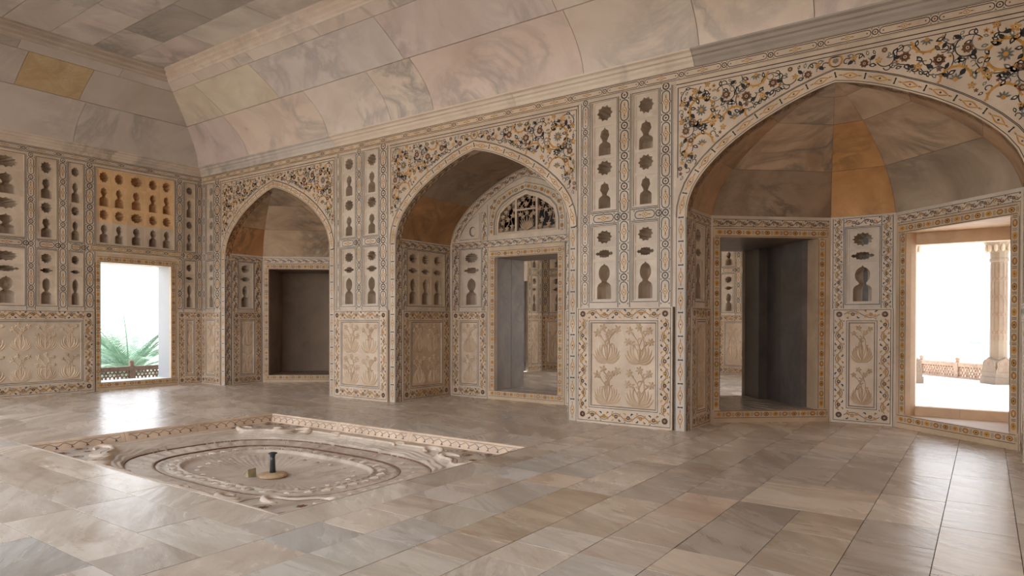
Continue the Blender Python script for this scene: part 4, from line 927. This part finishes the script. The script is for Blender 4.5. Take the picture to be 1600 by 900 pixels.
# barrel vault of the middle alcove
vm = root('ceiling_middle_alcove', (UC, YB+.8, 3.1), 'pointed barrel vault of brown and grey slabs over the middle alcove', 'vault', 'structure')
zr = [3.06, 3.80, 4.22, 4.415]; trs = [t_of(z) for z in zr]
for s in (-1, 1):
    fn = lambda a, t, off, s=s: (UC+s*(arc_at(t)[0]+off), YB+a, arc_at(t)[1]+off*.6)
    for r_ in range(3):
        for a, b in ((0, SOFF), (SOFF, DP)):
            tn = (.95, .9, .82) if b == SOFF else [(.86, .60, .36), (.60, .585, .55), (.56, .50, .43)][r_]
            patch(fn, a+.002, b-.002, trs[r_]+.01, trs[r_+1]-.005, 2, 5).build('soffit_slab' if b == SOFF else 'vault_slab', M_VAULT if b != SOFF else M_WALL, vm, tn)
    patch(lambda a, t, o: fn(a, t, .013), 0, DP, 0, len(ARC)-1, 2, 13).build('vault_backing', M_GROUT, vm)
soffit_ink(vm, UC, .004)
# outer masonry that keeps the sky out above the alcoves
plain(FB, XL-1, 3.6, 4.80, 6.8, wb, 'masonry_core', -.30, -.38, M_DARK)
for a, b in ((XL-.6, -14.8), (-10.45, -9.3), (-4.86, -3.72), (.72, 1.6)): plain(FB, a, b, 0, 4.9, wb, 'masonry_core', -.42, -.60, M_DARK)
mb = MB(); mb.box(-17.5, 3.5, YB+2.75, YB+3.0, 3.3, 6.9); mb.box(-17.5, -17.2, YB, YB+3, 2.8, 6.9); mb.box(3.2, 3.5, YB, YB+3, 3.3, 6.9); mb.build('masonry_core', M_DARK, wb)

# ---------------------------------------------------------------- west wall with its garden windows
wl = root('wall_left', (XL, 4.9, 0), 'shorter inlaid marble wall on the left with a window among niche columns', 'wall', 'structure')
WT = (.90, .88, .86); WT2 = (.97, .94, .90)
column(FL, .9, YB, 4.84, 4.98, wl, 'border_band', .60, .012, m_cart, WT, True)
plain(FL, .9, YB, 4.80, 4.84, wl, 'wall_fillet')
OR2 = (1.18, .93, .62)
pn_ = [('e', 8.435, 8.72), ('d', 6.50, 8.22), ('c', 5.975, 6.275), ('b', 5.405, 5.79), ('a', 4.595, 5.23), ('b', 4.03, 4.415), ('c', 3.545, 3.845), ('d', 1.60, 3.32), ('e', 1.10, 1.385)]
prev = YB+.03
for kd, a, b in pn_:
    column(FL, b, prev, DADO if kd in 'cba' or b > 8 else 2.93, 4.80, wl, h=-.001)
    if kd == 'd':
        niche_panel(FL, a, b, ZU0, ZU1, wl, ROWS_UP, (1, 1, 1.35, 1, 1), WT2, OR2 if a > 5 else None, lines=True)
        column(FL, a-.13, b+.19, 2.99, ZU0, wl, 'inlay_column', .40, .002, m_cart, (1.0, .90, .75), True); plain(FL, a, b, 2.93, 2.99, wl, 'wall_fillet')
    else:
        niche_panel(FL, a, b, ZU0, ZU1, wl, ROWS_UP, tint=WT2); niche_panel(FL, a, b, ZL0, ZL1, wl, ROWS_LOW, tint=WT2)
        column(FL, a, b, ZL1, ZU0, wl, 'inlay_column', b-a+.01, 0, m_cart, WT, True); plain(FL, a, b, DADO, ZL0, wl, 'wall_fillet')
    prev = a
plain(FL, .95, prev, DADO, 4.80, wl, 'wall_fillet')
dado(FL, 3.36, 6.465, 0, DADO, wl, (6, 2), .03, .21, seed=2, tint=(.98, .95, .91)); dado(FL, 8.275, YB-.01, 0, DADO, wl, (1, 2), .02, .17, seed=6)
dado(FL, .95, 1.55, 0, DADO, wl, None, .02, .17)
for a, b in ((.95, 1.62), (3.30, 6.52), (8.2, YB)): core(FL, a, b, 0, 4.84, wl)
core(FL, .9, YB+.5, 2.95, 6.8, wl)
def west_window(nm, y0, y1, label):
    w = opening(nm, FL, (y0-.10, y1+.165), (y0, y1), 2.965, .175, 2.77, label, 'window', 1, None)
    for u0, u1 in ((y0-.22, y0), (y1, y1+.22)): block(FL, u0, u1, .175, 2.77, .08, .58, w, 'reveal_stone', M_TERR, (.52, .52, .54))
    block(FL, y0-.2, y1+.2, 2.77, 3.0, .08, .58, w, 'lintel_slab', M_WALL); block(FL, y0-.2, y1+.2, -.1, .175, .08, .58, w, 'sill_slab', M_TERR, (.95, .94, .92))
west_window('window_1', 6.595, 8.115, 'left window opening on to palms and a low pierced railing, oval inlaid frame')
west_window('window_3', 1.705, 3.225, 'far left window opening outside the view, oval inlaid frame')

# plain east and south sides of the hall, out of view behind the camera
we = root('wall_right', (XR, 4.9, 0), 'plain marble wall on the right beside the camera', 'wall', 'structure')
FE = Fr(XR, YB, -pi/2)
for a, b in ((0, 3), (3.003, 6), (6.003, 9)): plain(FE, a, b, 0, 2.5, we, 'wall_slab', 0, -.5); plain(FE, a, b, 2.503, 5, we, 'wall_slab', 0, -.5)
plain(FE, 0, 9, 5.0, 6.8, we, 'wall_slab', -.02, -.5)
ws = root('wall_front', (-7, .55, 0), 'marble piers of the open side of the hall behind the camera', 'wall', 'structure')
FS = Fr(XR, .95, pi)
for a, b in ((-.3, .75), (5.3, 5.85), (10.9, 11.45), (16.2, 17.1)): plain(FS, a, b, 0, 5.0, ws, 'pier', -.1, -.6)
plain(FS, -.3, 17.1, 4.75, 5.0, ws, 'wall_slab', -.002, -.8); plain(FS, -.3, 17.1, 5.0, 6.8, ws, 'wall_slab', .0, -.8)
mb = MB(); mb.add([FS.P(-.3, 5.0, 0), FS.P(17.1, 5.0, 0), FS.P(17.1, 6.68, 1.75), FS.P(-.3, 6.68, 1.75)], [(0, 1, 2, 3)])
mb.add([(XR, 0, 5.0), (XR, YB, 5.0), (XR-1.75, YB, 6.68), (XR-1.75, 0, 6.68)], [(0, 1, 2, 3)]); mb.build('cove_slab', M_COVE, ws)

mb = MB(); mb.box(-1.0, 1.8, -1.9, -1.5, -.1, 6.8); mb.box(1.3, 1.8, -1.5, .9, -.1, 6.8); mb.build('added_bay_wall', M_WALL, ws)  # unseen wall added behind the camera to dim the right alcove
# ---------------------------------------------------------------- room beyond the passages
rb = root('wall_beyond', (-8, 17.7, 0), 'inlaid wall of the dim room seen through the passages', 'wall', 'structure')
fr1 = Fr(-11.40, 12.0, pi/2); fr2 = Fr(-11.40, 17.70, 0); fr3 = Fr(-8.2, 19.70, 0)
def simple(fr, u0, u1, pans, seed):
    prev = u0
    for a, b in pans:
        column(fr, prev, a, DADO, 4.8, rb, h=-.001); niche_panel(fr, a, b, ZU0, ZU1, rb, ROWS_UP); niche_panel(fr, a, b, ZL0, ZL1, rb, ROWS_LOW)
        column(fr, a, b, ZL1, ZU0, rb, 'inlay_column', .4, 0, m_cart, None, True); plain(fr, a, b, DADO, ZL0, rb, 'wall_fillet'); prev = b
    column(fr, prev, u1, DADO, 4.8, rb, h=-.001); core(fr, u0, u1, 0, 5, rb)
simple(fr1, 4.9, 5.75, [(5.15, 5.5)], 1); dado(fr1, 4.9, 5.69, 0, DADO, rb, (1, 1), .02, .16)
plain(fr1, 0, 3.6, 0, 5, rb, 'wall_slab'); plain(fr1, 3.6, 4.9, 2.75, 5, rb, 'wall_slab'); plain(fr1, 3.3, 5.2, 0, 3.0, rb, 'door_leaf', -.07, -.42, M_DARK)
simple(fr2, 0, 1.45, [(.28, .85), (1.05, 1.40)], 2); dado(fr2, .01, 1.44, 0, DADO, rb, (2, 1), .02, .18, seed=4)
plain(fr2, 3.2, 3.35, 0, 5, rb, 'wall_slab')
mb = MB(); mb.box(-8.25, -8.2, 17.7, 19.75, 0, 5); mb.build('wall_slab', M_WALL, rb)
mb = MB(); mb.box(-3.3, -.8, 12.4, 20.0, 4.9, 5.1); mb.build('added_eave_slab', M_SAND, rb)  # unseen overhang added to keep the sun off the back room floor
simple(fr3, 0, 4.6, [(.3, .85), (1.05, 1.6), (1.82, 2.22), (2.42, 2.82), (3.0, 3.55), (3.75, 4.3)], 3)
for k, (a, b) in enumerate(((.02, 1.7), (1.72, 2.95), (2.97, 4.55))): dado(fr3, a, b, 0, DADO, rb, (2, 1), .02, .19, seed=k*5)
mb = MB(); mb.box(-3.6, -3.3, 13.2, 18.6, 3.4, 5); mb.box(-3.6, -3.3, 12.3, 13.2, 0, 5); mb.box(-3.6, -3.3, 18.6, 19.8, 0, 5); mb.box(-11.7, -3.3, 12.0, 20.3, 5.0, 5.3); mb.build('wall_slab', M_WALL, rb)
mb = MB(); mb.box(-11.4, -8.3, YB+DP+.6, 12.05, 3.0, 5.1); mb.box(-8.3, -3.3, YB+DP+.9, 12.05, 2.9, 5.1); mb.box(-6.1, -4.6, YB+DP+.5, 12.0, 0, 3.0); mb.box(-11.6, -8.2, YB+DP+.62, 12.0, 0, 3.0); mb.box(-2.0, 2.2, 12.9, 13.1, 0, .01); mb.build('masonry_core', M_DARK, rb)
fb2 = root('floor_beyond', (-7.5, 15.8, 0), 'pale marble floor of the room beyond the passages', 'floor', 'structure')
for x in range(5):
    for y in range(6):
        mb = MB(); a, b = -11.4+x*1.56, 12.1+y*1.28; mb.box(a+.003, a+1.557, b+.003, b+1.277, -.05, 0); mb.build('floor_tile', M_FLOOR, fb2, vary((.95, .97, 1.0), .06))

# ---------------------------------------------------------------- sunk basin in the floor
bs = root('sunken_basin', (-6.98, 4.91, -.4), 'sunken rectangular marble basin carved in ripples, with an inlaid rim, around the fountain spout', 'basin')
BX, BY = (PX0+PX1)/2, (PY0+PY1)/2; HX, HY = (PX1-PX0)/2, (PY1-PY0)/2
IX, IY = HX-.085, HY-.085
def q_(x, y, a, b, n=2.9): return ((abs(x)/a)**n+(abs(y)/b)**n)**(1/n)
def lobe(x, y):                            # <1 inside the lobed outline: a rectangle whose corners are scooped by curls
    r = max(abs(x)/2.20, abs(y)/1.46); cx, cy = abs(x)-2.20, abs(y)-1.46
    c = 1.0+(.50-hypot(cx/1.35, cy))*.9; e = .05*sin(6*atan2(cy, cx))
    return max(r, c+e)
def sm(t): t = max(0, min(1, t)); return t*t*(3-2*t)
def bz(x, y):
    L_ = lobe(x, y); z = -.12
    if L_ > 1.0: return z
    r1, r2, r3 = q_(x, y, 2.0, 1.276), q_(x, y, 1.63, 1.014), q_(x, y, 1.30, .78); th = atan2(y*1.55, x)
    z -= .05*sm((1-L_)/.05)+.07*sm((1-L_)/.35)*0
    if r1 > 1:
        z -= .06*sm((1-L_)/.30); rp = .0095*sin(140*(r1-1)+1.5*sin(th*26)); z += rp*sm((1-L_)/.06)*sm((r1-1)/.03)
        return z-.012*(1-sm((r1-1)/.02))
    z = -.232
    if r2 > 1: return z-.022*sm((1-r1)/.3)+.006*sin(th*46+9*(r1-.8))*sin(pi*min(1, max(0, (1-r1)/.19)))-.012*(1-sm((1-r1)/.02))
    z = -.262
    if r3 > 1: return z-.012*(1-sm((1-r2)/.02))+.007*sin(60*(r2))*abs(sin(th*30))+.012*sm((1.02-r3)/.02+1)
    rr = q_(x, y, 1.30, .78, 2.6)
    d = .035*sm((1-r3)/.035)+.075*(1-rr*rr)
    return z+.01-d+.0022*sin(th*64+14*rr)*sm(rr/.45)*sm((1-rr)/.1)
mb = MB(); nx, ny = 330, 224
mb.grid(lambda s, t: (BX+(2*s-1)*IX, BY+(2*t-1)*IY, bz((2*s-1)*IX, (2*t-1)*IY)), nx, ny, 0, True)
bed_ = mb.build('carved_bed', M_BASIN, bs, (1, .97, .93))
# rim: lip and sloping inlaid band, each side a stone
for (ax, ay, bx, by, nm) in ((PX0, PY0, PX0, PY1, 0), (PX0, PY1, PX1, PY1, 1), (PX1, PY1, PX1, PY0, 2), (PX1, PY0, PX0, PY0, 3)):
    dx, dy = (bx-ax), (by-ay); L = hypot(dx, dy); dx /= L; dy /= L; ix, iy = dy, -dx
    pr = [(0.0, -.012), (.0, .002), (.018, .004), (.030, -.002), (.034, -.016), (.042, -.022), (.085, -.115), (.085, -.14)]
    segs = [0, .33, .62, 1] if nm != 2 else [0, .5, 1]
    for s0, s1 in zip(segs, segs[1:]):
        mb = MB(); vs = []
        for d, z in pr:
            a = max(s0*L+(.002 if s0 else 0), d if s0 == 0 else 0); b = min(s1*L-(.002 if s1 < 1 else 0), L-d if s1 == 1 else L)
            for s in (a, b): vs.append((ax+dx*s+ix*d, ay+dy*s+iy*d, z))
        mb.add(vs, [(2*k, 2*k+1, 2*k+3, 2*k+2) for k in range(len(pr)-1)])
        o = mb.build('rim_stone', M_BASIN, bs, (1.15, 1.0, .86) if nm in (0, 1) else (1, .95, .9))
        ink = Ink(lambda a, b, h, ax=ax, ay=ay, dx=dx, dy=dy, ix=ix, iy=iy: (ax+dx*a+ix*(.0635-b*.42+h), ay+dy*a+iy*(.0635-b*.42+h), -.0685+b*.907+h*.5), .001)
        pth = [(s0*L+.05, 0), (s1*L-.05, 0)]; chain(ink, pth, .15, .30, m_pool); edges(ink, pth, (.046,), .004); ink.build(o)
# lobed moulding and the fat curls along the outline
def contour():
    pts = []
    for k in range(240):
        t = 2*pi*k/240; c, s = cos(t), sin(t); lo, hi = .2, 2.9
        for _ in range(26):
            m = (lo+hi)/2
            if lobe(c*m, s*m) < 1: lo = m
            else: hi = m
        pts.append((c*lo, s*lo))
    return pts
cn = contour()
mb = MB(); mb.tube([(BX+x, BY+y, -.128) for x, y in cn+cn[:1]], .022, 6, 0, True, False); mb.build('lobed_moulding', M_BASIN, bs, (1.15, 1.08, 1.0))
for sx in (-1, 1):
    for sy in (-1, 1):
        for x0, y0, sc, a0, fl in ((1.28, 1.38, .17, 0, 1), (2.13, .98, .16, 1.6, -1), (1.72, 1.20, .15, .7, 1), (.62, 1.44, .11, 0, 1)):
            pts = []; rad = []
            for k in range(15):
                t = k/14; r = sc*(1-.55*t); a = a0+fl*(pi*1.45*t)
                pts.append((BX+sx*(x0+r*cos(a)), BY+sy*(y0+r*sin(a)*.75), -.118-.01*t)); rad.append(.012+.030*sin(pi*min(1, t*1.1))*(sc/.16))
            mb = MB(); mb.tube(pts, rad, 8); mb.build('scroll_moulding', M_BASIN, bs, (1.2, 1.14, 1.07))
# leaf tufts in two rings and blossoms in the bowl
_lf = {}
def leaf_mesh(nm, n, l, w, ht, cup=0.0):
    mb = MB()
    for k in range(n):
        a = (k-(n-1)/2)*(.42 if n < 6 else 2*pi/n); c, s = cos(a), sin(a); ps = []
        for j in range(5):
            t = j/4; ww = w*sin(pi*(t*.85+.12)); zz = ht*sin(pi*(t*.8+.1)); x = l*t
            for e in (-1, 0, 1): y = e*ww/2; ps.append((c*x-s*y, s*x+c*y, zz*(1 if e == 0 else .25)))
        mb.add(ps, [f for j in range(4) for f in ((3*j, 3*j+1, 3*j+4, 3*j+3), (3*j+1, 3*j+2, 3*j+5, 3*j+4))])
    return mb.mesh(nm, M_BASIN)
ML = leaf_mesh('leaf_tuft', 5, .15, .045, .035); MS = leaf_mesh('carved_bud', 3, .12, .05, .03)
for ring, (a, b, cnt, m_, nm) in enumerate(((1.46, .895, 34, ML, 'leaf_tuft'), (1.10, .66, 26, MS, 'carved_bud'), (1.82, 1.145, 40, MS, 'carved_bud'))):
    for k in range(cnt):
        t = 2*pi*(k+.5*(ring % 2))/cnt; c, s = cos(t), sin(t); f = (abs(c)**2.9+abs(s)**2.9)**(-1/2.9); x, y = a*f*c, b*f*s
        o = put(nm, m_, bs, (BX+x, BY+y, bz(x, y)-.002), atan2(-y, -x)+RND.uniform(-.25, .25), (1.12, 1.06, 1.0))
        o.scale = (RND.uniform(.6, .8), RND.uniform(.6, .8), .5) if ring == 0 else [(.55, .5, .5), (.5, .45, .4)][ring-1]
# flat corners: brown star flowers on looping stems
ink = Ink(lambda a, b, h: (BX+a, BY+b, -.12+h), .0022)
for sx in (-1, 1):
    for sy in (-1, 1):
        p = ink.at(0, 0, 0, 1); rr = random.Random(3)
        for x, y, r in ((2.22, 1.45, .055), (2.33, 1.20, .04), (2.05, 1.56, .045), (1.86, 1.42, .04), (2.30, .90, .035), (1.66, 1.58, .035), (2.36, 1.54, .035), (2.1, 1.2, .04)):
            if lobe(x, y) > 1.03: p.flower(sx*x, sy*y, r*1.35, R, 6, R)
        for x, y, r0, a0, a1 in ((2.22, 1.45, .13, 0, 4.2), (2.33, 1.20, .11, 2, 6.5), (2.05, 1.56, .11, 3, 7), (1.86, 1.44, .12, 1, 5), (2.3, .92, .1, 0, 4.5), (1.64, 1.56, .09, 2, 6)):
            q = [(sx*(x+r0*(1-.3*k/14)*cos(a0+(a1-a0)*k/14)), sy*(y+r0*(1-.3*k/14)*sin(a0+(a1-a0)*k/14))) for k in range(15)]
            q = [c for c in q if lobe(*c) > 1.02 and abs(c[0]) < IX-.01 and abs(c[1]) < IY-.01]
            if len(q) > 2: p.line(q, .011, K)
L_ = [(x*1.03, y*1.03) for x, y in cn]; L_ = [(max(-IX, min(IX, x)), max(-IY, min(IY, y))) for x, y in L_]
ink.at(0, 0).line(L_, .010, K, True); ink.build(bs)
for ra, rb, z in ((2.0, 1.276, -.233), (1.63, 1.014, -.254), (1.315, .79, -.262)):
    q = []
    for k in range(121):
        t = 2*pi*k/120; c, s_ = cos(t), sin(t); f = (abs(c)**2.9+abs(s_)**2.9)**(-1/2.9); q.append((BX+ra*f*c, BY+rb*f*s_, z))
    mb = MB(); mb.tube(q, .010, 6, 0, True, False); mb.build('ring_line', M_RED, bs)
# fountain spout standing in the bowl, and a loose stone beside it
zb_ = bz(0, 0)
fn_ = root('fountain_spout', (-6.95, 4.86, zb_), 'short black metal fountain pipe on a round tan stone disc in the basin', 'fountain')
mb = MB(); mb.lathe([(.12, 0), (.165, .012), (.172, .03), (.160, .045), (.11, .056), (.05, .060)], -6.95, 4.86, zb_-.004, 28); mb.build('base_disc', M_TAN, fn_)
mb = MB(); mb.lathe([(.036, .05), (.033, .10), (.030, .20), (.027, .255)], -6.95, 4.86, zb_, 16); mb.build('pipe', M_METAL, fn_)
mb = MB(); mb.lathe([(.030, .252), (.034, .262), (.028, .268), (.052, .280), (.054, .290), (.034, .296)], -6.95, 4.86, zb_, 16); mb.build('nozzle_cap', M_METAL, fn_)
mb = MB(); c_ = Vector((-7.17, 4.70, zb_+.004)); v8 = []
for z in (0, .075):
    for x, y in ((-.055, -.05), (.05, -.055), (.06, .045), (-.05, .055)): v8.append(c_+Vector((x*(1-.15*(z > 0))+z*.35, y-z*.2, z+(.03*x/.05 if z else 0))))
mb.hexa(v8); tag(mb.build('loose_stone', M_STONE), 'small yellowish broken stone block lying beside the fountain disc', 'stone')

# ---------------------------------------------------------------- outside: terraces, railings, pavilion columns, palms, river plain
te = root('terrace', (0, 18, 0), 'sunlit white paved terrace outside the right window', 'terrace', 'structure')
for k in range(10):
    y0 = 11.32+k*1.25
    for x0, x1 in ((-2.6, -.9), (-.9, .7), (.7, 2.3), (2.3, 5)):
        mb = MB(); mb.box(x0+.01, x1-.01, y0+.02, y0+1.23, -.1, 0); mb.build('paving_slab', M_TERR, te, vary((1, 1, 1), .03))
mb = MB(); mb.box(-2.9, 5, 11.31, 24.2, -.4, -.03); mb.build('paving_bed', M_TERR, te, (.6, .58, .55))
tw = root('terrace_left', (-17, 6, -.1), 'narrow white ledge outside the left window', 'terrace', 'structure')
mb = MB(); mb.box(-17.6, -16.08, -2, 12, -.4, -.03); mb.build('paving_slab', M_TERR, tw)
cy = root('courtyard', (-7, -6, -.1), 'paved courtyard on the open side of the hall', 'terrace', 'structure')
mb = MB(); mb.box(-24, 12, -30, .14, -.6, -.06); mb.build('paving_slab', M_TERR, cy, (.85, .80, .74))
pl = root('river_plain', (0, 400, -14), 'hazy pale river plain far below the terrace', 'plain', 'structure')
mb = MB(); mb.add([(-2500, -2500, -14), (2500, -2500, -14), (2500, 2500, -14), (-2500, 2500, -14)], [(0, 1, 2, 3)]); mb.build('ground', M_LAND, pl)

def railing(A_, B_, n, h, label, zb=0.0):
    """low pierced stone railing: posts with knobs, rails and hexagon-pierced panels"""
    ang = atan2(B_[1]-A_[1], B_[0]-A_[0]); L = hypot(B_[0]-A_[0], B_[1]-A_[1]); f = Fr(A_[0], A_[1], ang)
    ro = root('stone_railing', (*f.P(L/2, zb)[:2], zb), label, 'railing'); pw = .13; w = L/n
    for k in range(n+1):
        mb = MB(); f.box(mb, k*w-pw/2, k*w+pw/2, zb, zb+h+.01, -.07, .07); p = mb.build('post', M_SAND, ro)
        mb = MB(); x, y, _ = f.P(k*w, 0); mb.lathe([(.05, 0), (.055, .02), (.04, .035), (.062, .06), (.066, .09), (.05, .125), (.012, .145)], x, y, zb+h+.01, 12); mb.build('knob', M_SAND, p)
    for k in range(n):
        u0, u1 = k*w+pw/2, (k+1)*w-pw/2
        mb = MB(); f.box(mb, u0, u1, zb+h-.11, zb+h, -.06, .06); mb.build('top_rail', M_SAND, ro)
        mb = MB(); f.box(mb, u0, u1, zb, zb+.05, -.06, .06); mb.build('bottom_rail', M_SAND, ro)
        mb = MB(); z0, z1 = zb+.05, zb+h-.11; r = .052; px, pz = r*sqrt(3), r*1.5
        j = 0
        while z0+j*pz < z1+r*.3:
            i = 0
            while True:
                cx = u0+px*(i+.5*(j % 2)); cz = z0+r*.5+j*pz
                if cx > u1+.001: break
                cen = (i+2*(j % 2)) % 3 == (0 if j % 2 == 0 else 1)
                q = [(cos(pi/6+pi*t/3), sin(pi/6+pi*t/3)) for t in range(6)]; ri = r*(.72 if not cen else .55)
                cl = lambda u, z: (min(u1, max(u0, u)), min(z1, max(z0, z)))
                o_ = [cl(cx+r*a, cz+r*b) for a, b in q]; in_ = [cl(cx+ri*a, cz+ri*b) for a, b in q]
                vs = [f.P(*c, .03) for c in o_]+[f.P(*c, .03) for c in in_]+[f.P(*c, -.03) for c in in_]+[f.P(*c, -.03) for c in o_]
                mb.add(vs, [g for t in range(6) for g in ((t, (t+1) % 6, 6+(t+1) % 6, 6+t), (6+t, 6+(t+1) % 6, 12+(t+1) % 6, 12+t), (12+t, 12+(t+1) % 6, 18+(t+1) % 6, 18+t))])
                i += 1
            j += 1
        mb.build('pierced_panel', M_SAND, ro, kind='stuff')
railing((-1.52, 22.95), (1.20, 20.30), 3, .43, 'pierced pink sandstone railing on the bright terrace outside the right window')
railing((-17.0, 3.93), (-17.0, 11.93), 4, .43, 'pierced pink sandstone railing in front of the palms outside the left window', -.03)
def pavilion_column(x, y, label):
    ro = root('pavilion_column', (x, y, 0), label, 'column'); 
    fc = Fr(x, y, .62)
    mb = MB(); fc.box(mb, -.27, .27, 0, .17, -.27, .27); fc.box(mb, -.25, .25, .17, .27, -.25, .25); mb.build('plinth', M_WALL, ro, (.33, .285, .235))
    for s in range(4):                       # scalloped shield on each side of the base
        f2 = Fr(*fc.P(0, 0)[:2], .62+s*pi/2); mb = MB(); q = [(x*.66, .27+(z-.42)*.78) for x, z in ((-.36, .42), (.36, .42), (.36, .50), (.30, .62), (.31, .74), (.22, .83), (.12, .86), (0, .93), (-.12, .86), (-.22, .83), (-.31, .74), (-.30, .62), (-.36, .50))]
        n = len(q); mb.add([f2.P(a, b, .25) for a, b in q]+[f2.P(a, b, .15) for a, b in q], [tuple(range(n))]+[(k, (k+1) % n, n+(k+1) % n, n+k) for k in range(n)])
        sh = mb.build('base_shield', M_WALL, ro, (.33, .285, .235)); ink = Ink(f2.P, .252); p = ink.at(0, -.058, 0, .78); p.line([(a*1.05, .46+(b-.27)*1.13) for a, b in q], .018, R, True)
        for t in (-1, 1): p.arc(t*.11, .70, .09, .04, pi/2+t*.6, pi/2+t*5, .013, R); p.arc(t*.10, .54, .06, .03, -1.5*t, 2.5*t, .013, R)
        p.line([(0, .47), (0, .80)], .012, R); ink.build(sh)
    mb = MB(); N = 12; R0 = .19
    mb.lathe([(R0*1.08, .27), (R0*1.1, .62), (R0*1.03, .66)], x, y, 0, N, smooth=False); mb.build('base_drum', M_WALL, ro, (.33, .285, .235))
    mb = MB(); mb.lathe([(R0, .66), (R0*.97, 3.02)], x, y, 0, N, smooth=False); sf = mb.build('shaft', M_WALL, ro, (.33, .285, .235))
    for k in range(N):
        a = 2*pi*(k+.5)/N; rr = R0*cos(pi/N)
        f2 = Fr(x+cos(a)*(rr-.002), y+sin(a)*(rr-.002), a+pi/2); ink = Ink(f2.P, .001); p = ink.at(0, 0); w = R0*.2
        for j in range(5):
            z = .80+j*.44; p.line([(-w, z), (w, z+.09)], .012, R); p.line([(w, z), (-w, z+.09)], .012, R); p.line([(-w, z+.09), (-w, z+.42)], .010, R); p.line([(w, z+.09), (w, z+.42)], .010, R)
        if sin(a) < .6: ink.build(sf)
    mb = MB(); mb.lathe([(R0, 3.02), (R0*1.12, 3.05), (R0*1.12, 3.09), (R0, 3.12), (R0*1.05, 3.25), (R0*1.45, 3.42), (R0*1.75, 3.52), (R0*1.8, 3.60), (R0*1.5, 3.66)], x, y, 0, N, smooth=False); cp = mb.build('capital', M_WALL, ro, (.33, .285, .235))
    for k in range(N):
        a = 2*pi*(k+.5)/N; mb = MB(); mb.lathe([(.015, 0), (.04, .04), (.045, .14), (.02, .20)], x+cos(a)*R0*1.38, y+sin(a)*R0*1.38, 3.27, 8); mb.build('capital_leaf', M_WALL, cp, (0.62, 0.56, 0.48))
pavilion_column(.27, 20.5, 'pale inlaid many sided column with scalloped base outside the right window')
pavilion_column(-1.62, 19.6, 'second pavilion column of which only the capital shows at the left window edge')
pv = root('pavilion_roof', (0, 22, 3.66), 'stone beam carried by the terrace columns', 'beam', None)
mb = MB()
d_ = Vector((.12+2.28, 20.45-19.3, 0)).normalized(); a_ = Vector((-2.28, 19.3, 3.66))-d_*1.5; b_ = Vector((.12, 20.45, 3.66))+d_*4; n_ = Vector((-d_.y, d_.x, 0))*.3
mb.hexa([a_-n_, b_-n_, b_+n_, a_+n_]+[p+Vector((0, 0, .5)) for p in (a_-n_, b_-n_, b_+n_, a_+n_)]); mb.build('beam', M_WALL, pv, (1.1, 1, .88))
ea = root('trim_3', (0, 12, 3.4), 'unseen stone eave added to keep the sun out of the right window', 'eave', 'structure')
mb = MB(); mb.hexa([(-2.4, 11.3, 3.45), (2.6, 11.3, 3.45), (2.6, 13.0, 3.35), (-2.4, 13.0, 3.35), (-2.4, 11.3, 3.6), (2.6, 11.3, 3.6), (2.6, 13.0, 3.42), (-2.4, 13.0, 3.42)]); mb.build('added_eave_slab', M_SAND, ea)  # unseen eave, added to block the sun at the right window

def palm(x, y, zc, sc, seed, label):
    r = random.Random(seed); ro = root('palm_tree', (x, y, -14), label, 'palm tree')
    mb = MB(); mb.tube([(x+.25*sin(k*.4), y, -14+(zc+14)*k/10) for k in range(11)], [.28-.008*k for k in range(11)], 10); mb.build('trunk', M_BARK, ro)
    for i in range(46):
        a = r.uniform(0, 2*pi); el = r.uniform(.05, 1.25); l = sc*r.uniform(.85, 1.1); mb = MB(); pts = []
        for k in range(13):
            t = k/12; rr = l*(t*cos(el)+.10*t*t); zz = l*(t*sin(el)-(.62-.25*el)*t*t)
            pts.append(Vector((x+rr*cos(a), y+rr*sin(a), zc+zz)))
        mb.tube(pts, [.03*(1-.8*k/12)+.004 for k in range(13)], 4)
        for k in range(4, 49):
            t = k/48; q = t*12; j = min(11, int(q)); p = pts[j].lerp(pts[j+1], q-j); tg = (pts[j+1]-pts[j]).normalized(); sd = tg.cross(Vector((0, 0, 1))).normalized(); up = sd.cross(tg)
            ln = sc*.19*(sin(pi*min(1, .2+t*.78)))*r.uniform(.85, 1.1)
            for s in (-1, 1):
                d = (sd*s*.78+tg*.62+up*.22).normalized(); w = tg*.0085*sc/2.4
                e = p+d*ln-Vector((0, 0, ln*.16)); m = p+d*ln*.5
                mb.add([p-w, p+w, m+w*1.3, m-w*1.3, e], [(0, 1, 2, 3), (3, 2, 4)])
        mb.build('frond', M_LEAF, ro)
palm(-24.6, 11.4, -.45, 3.2, 1, 'leafy date palm crown rising in the middle of the left window, behind the railing')
palm(-31.5, 13.2, -.9, 2.9, 5, 'farther palm crown in the left half of the left window, behind the nearest palm')
palm(-31.0, 18.9, -.5, 2.9, 9, 'farther palm crown beside the white jamb of the left window')
hz = root('far_woods', (0, 700, -14), 'pale line of trees beyond the river, haze put into their colour', 'woods', 'structure')
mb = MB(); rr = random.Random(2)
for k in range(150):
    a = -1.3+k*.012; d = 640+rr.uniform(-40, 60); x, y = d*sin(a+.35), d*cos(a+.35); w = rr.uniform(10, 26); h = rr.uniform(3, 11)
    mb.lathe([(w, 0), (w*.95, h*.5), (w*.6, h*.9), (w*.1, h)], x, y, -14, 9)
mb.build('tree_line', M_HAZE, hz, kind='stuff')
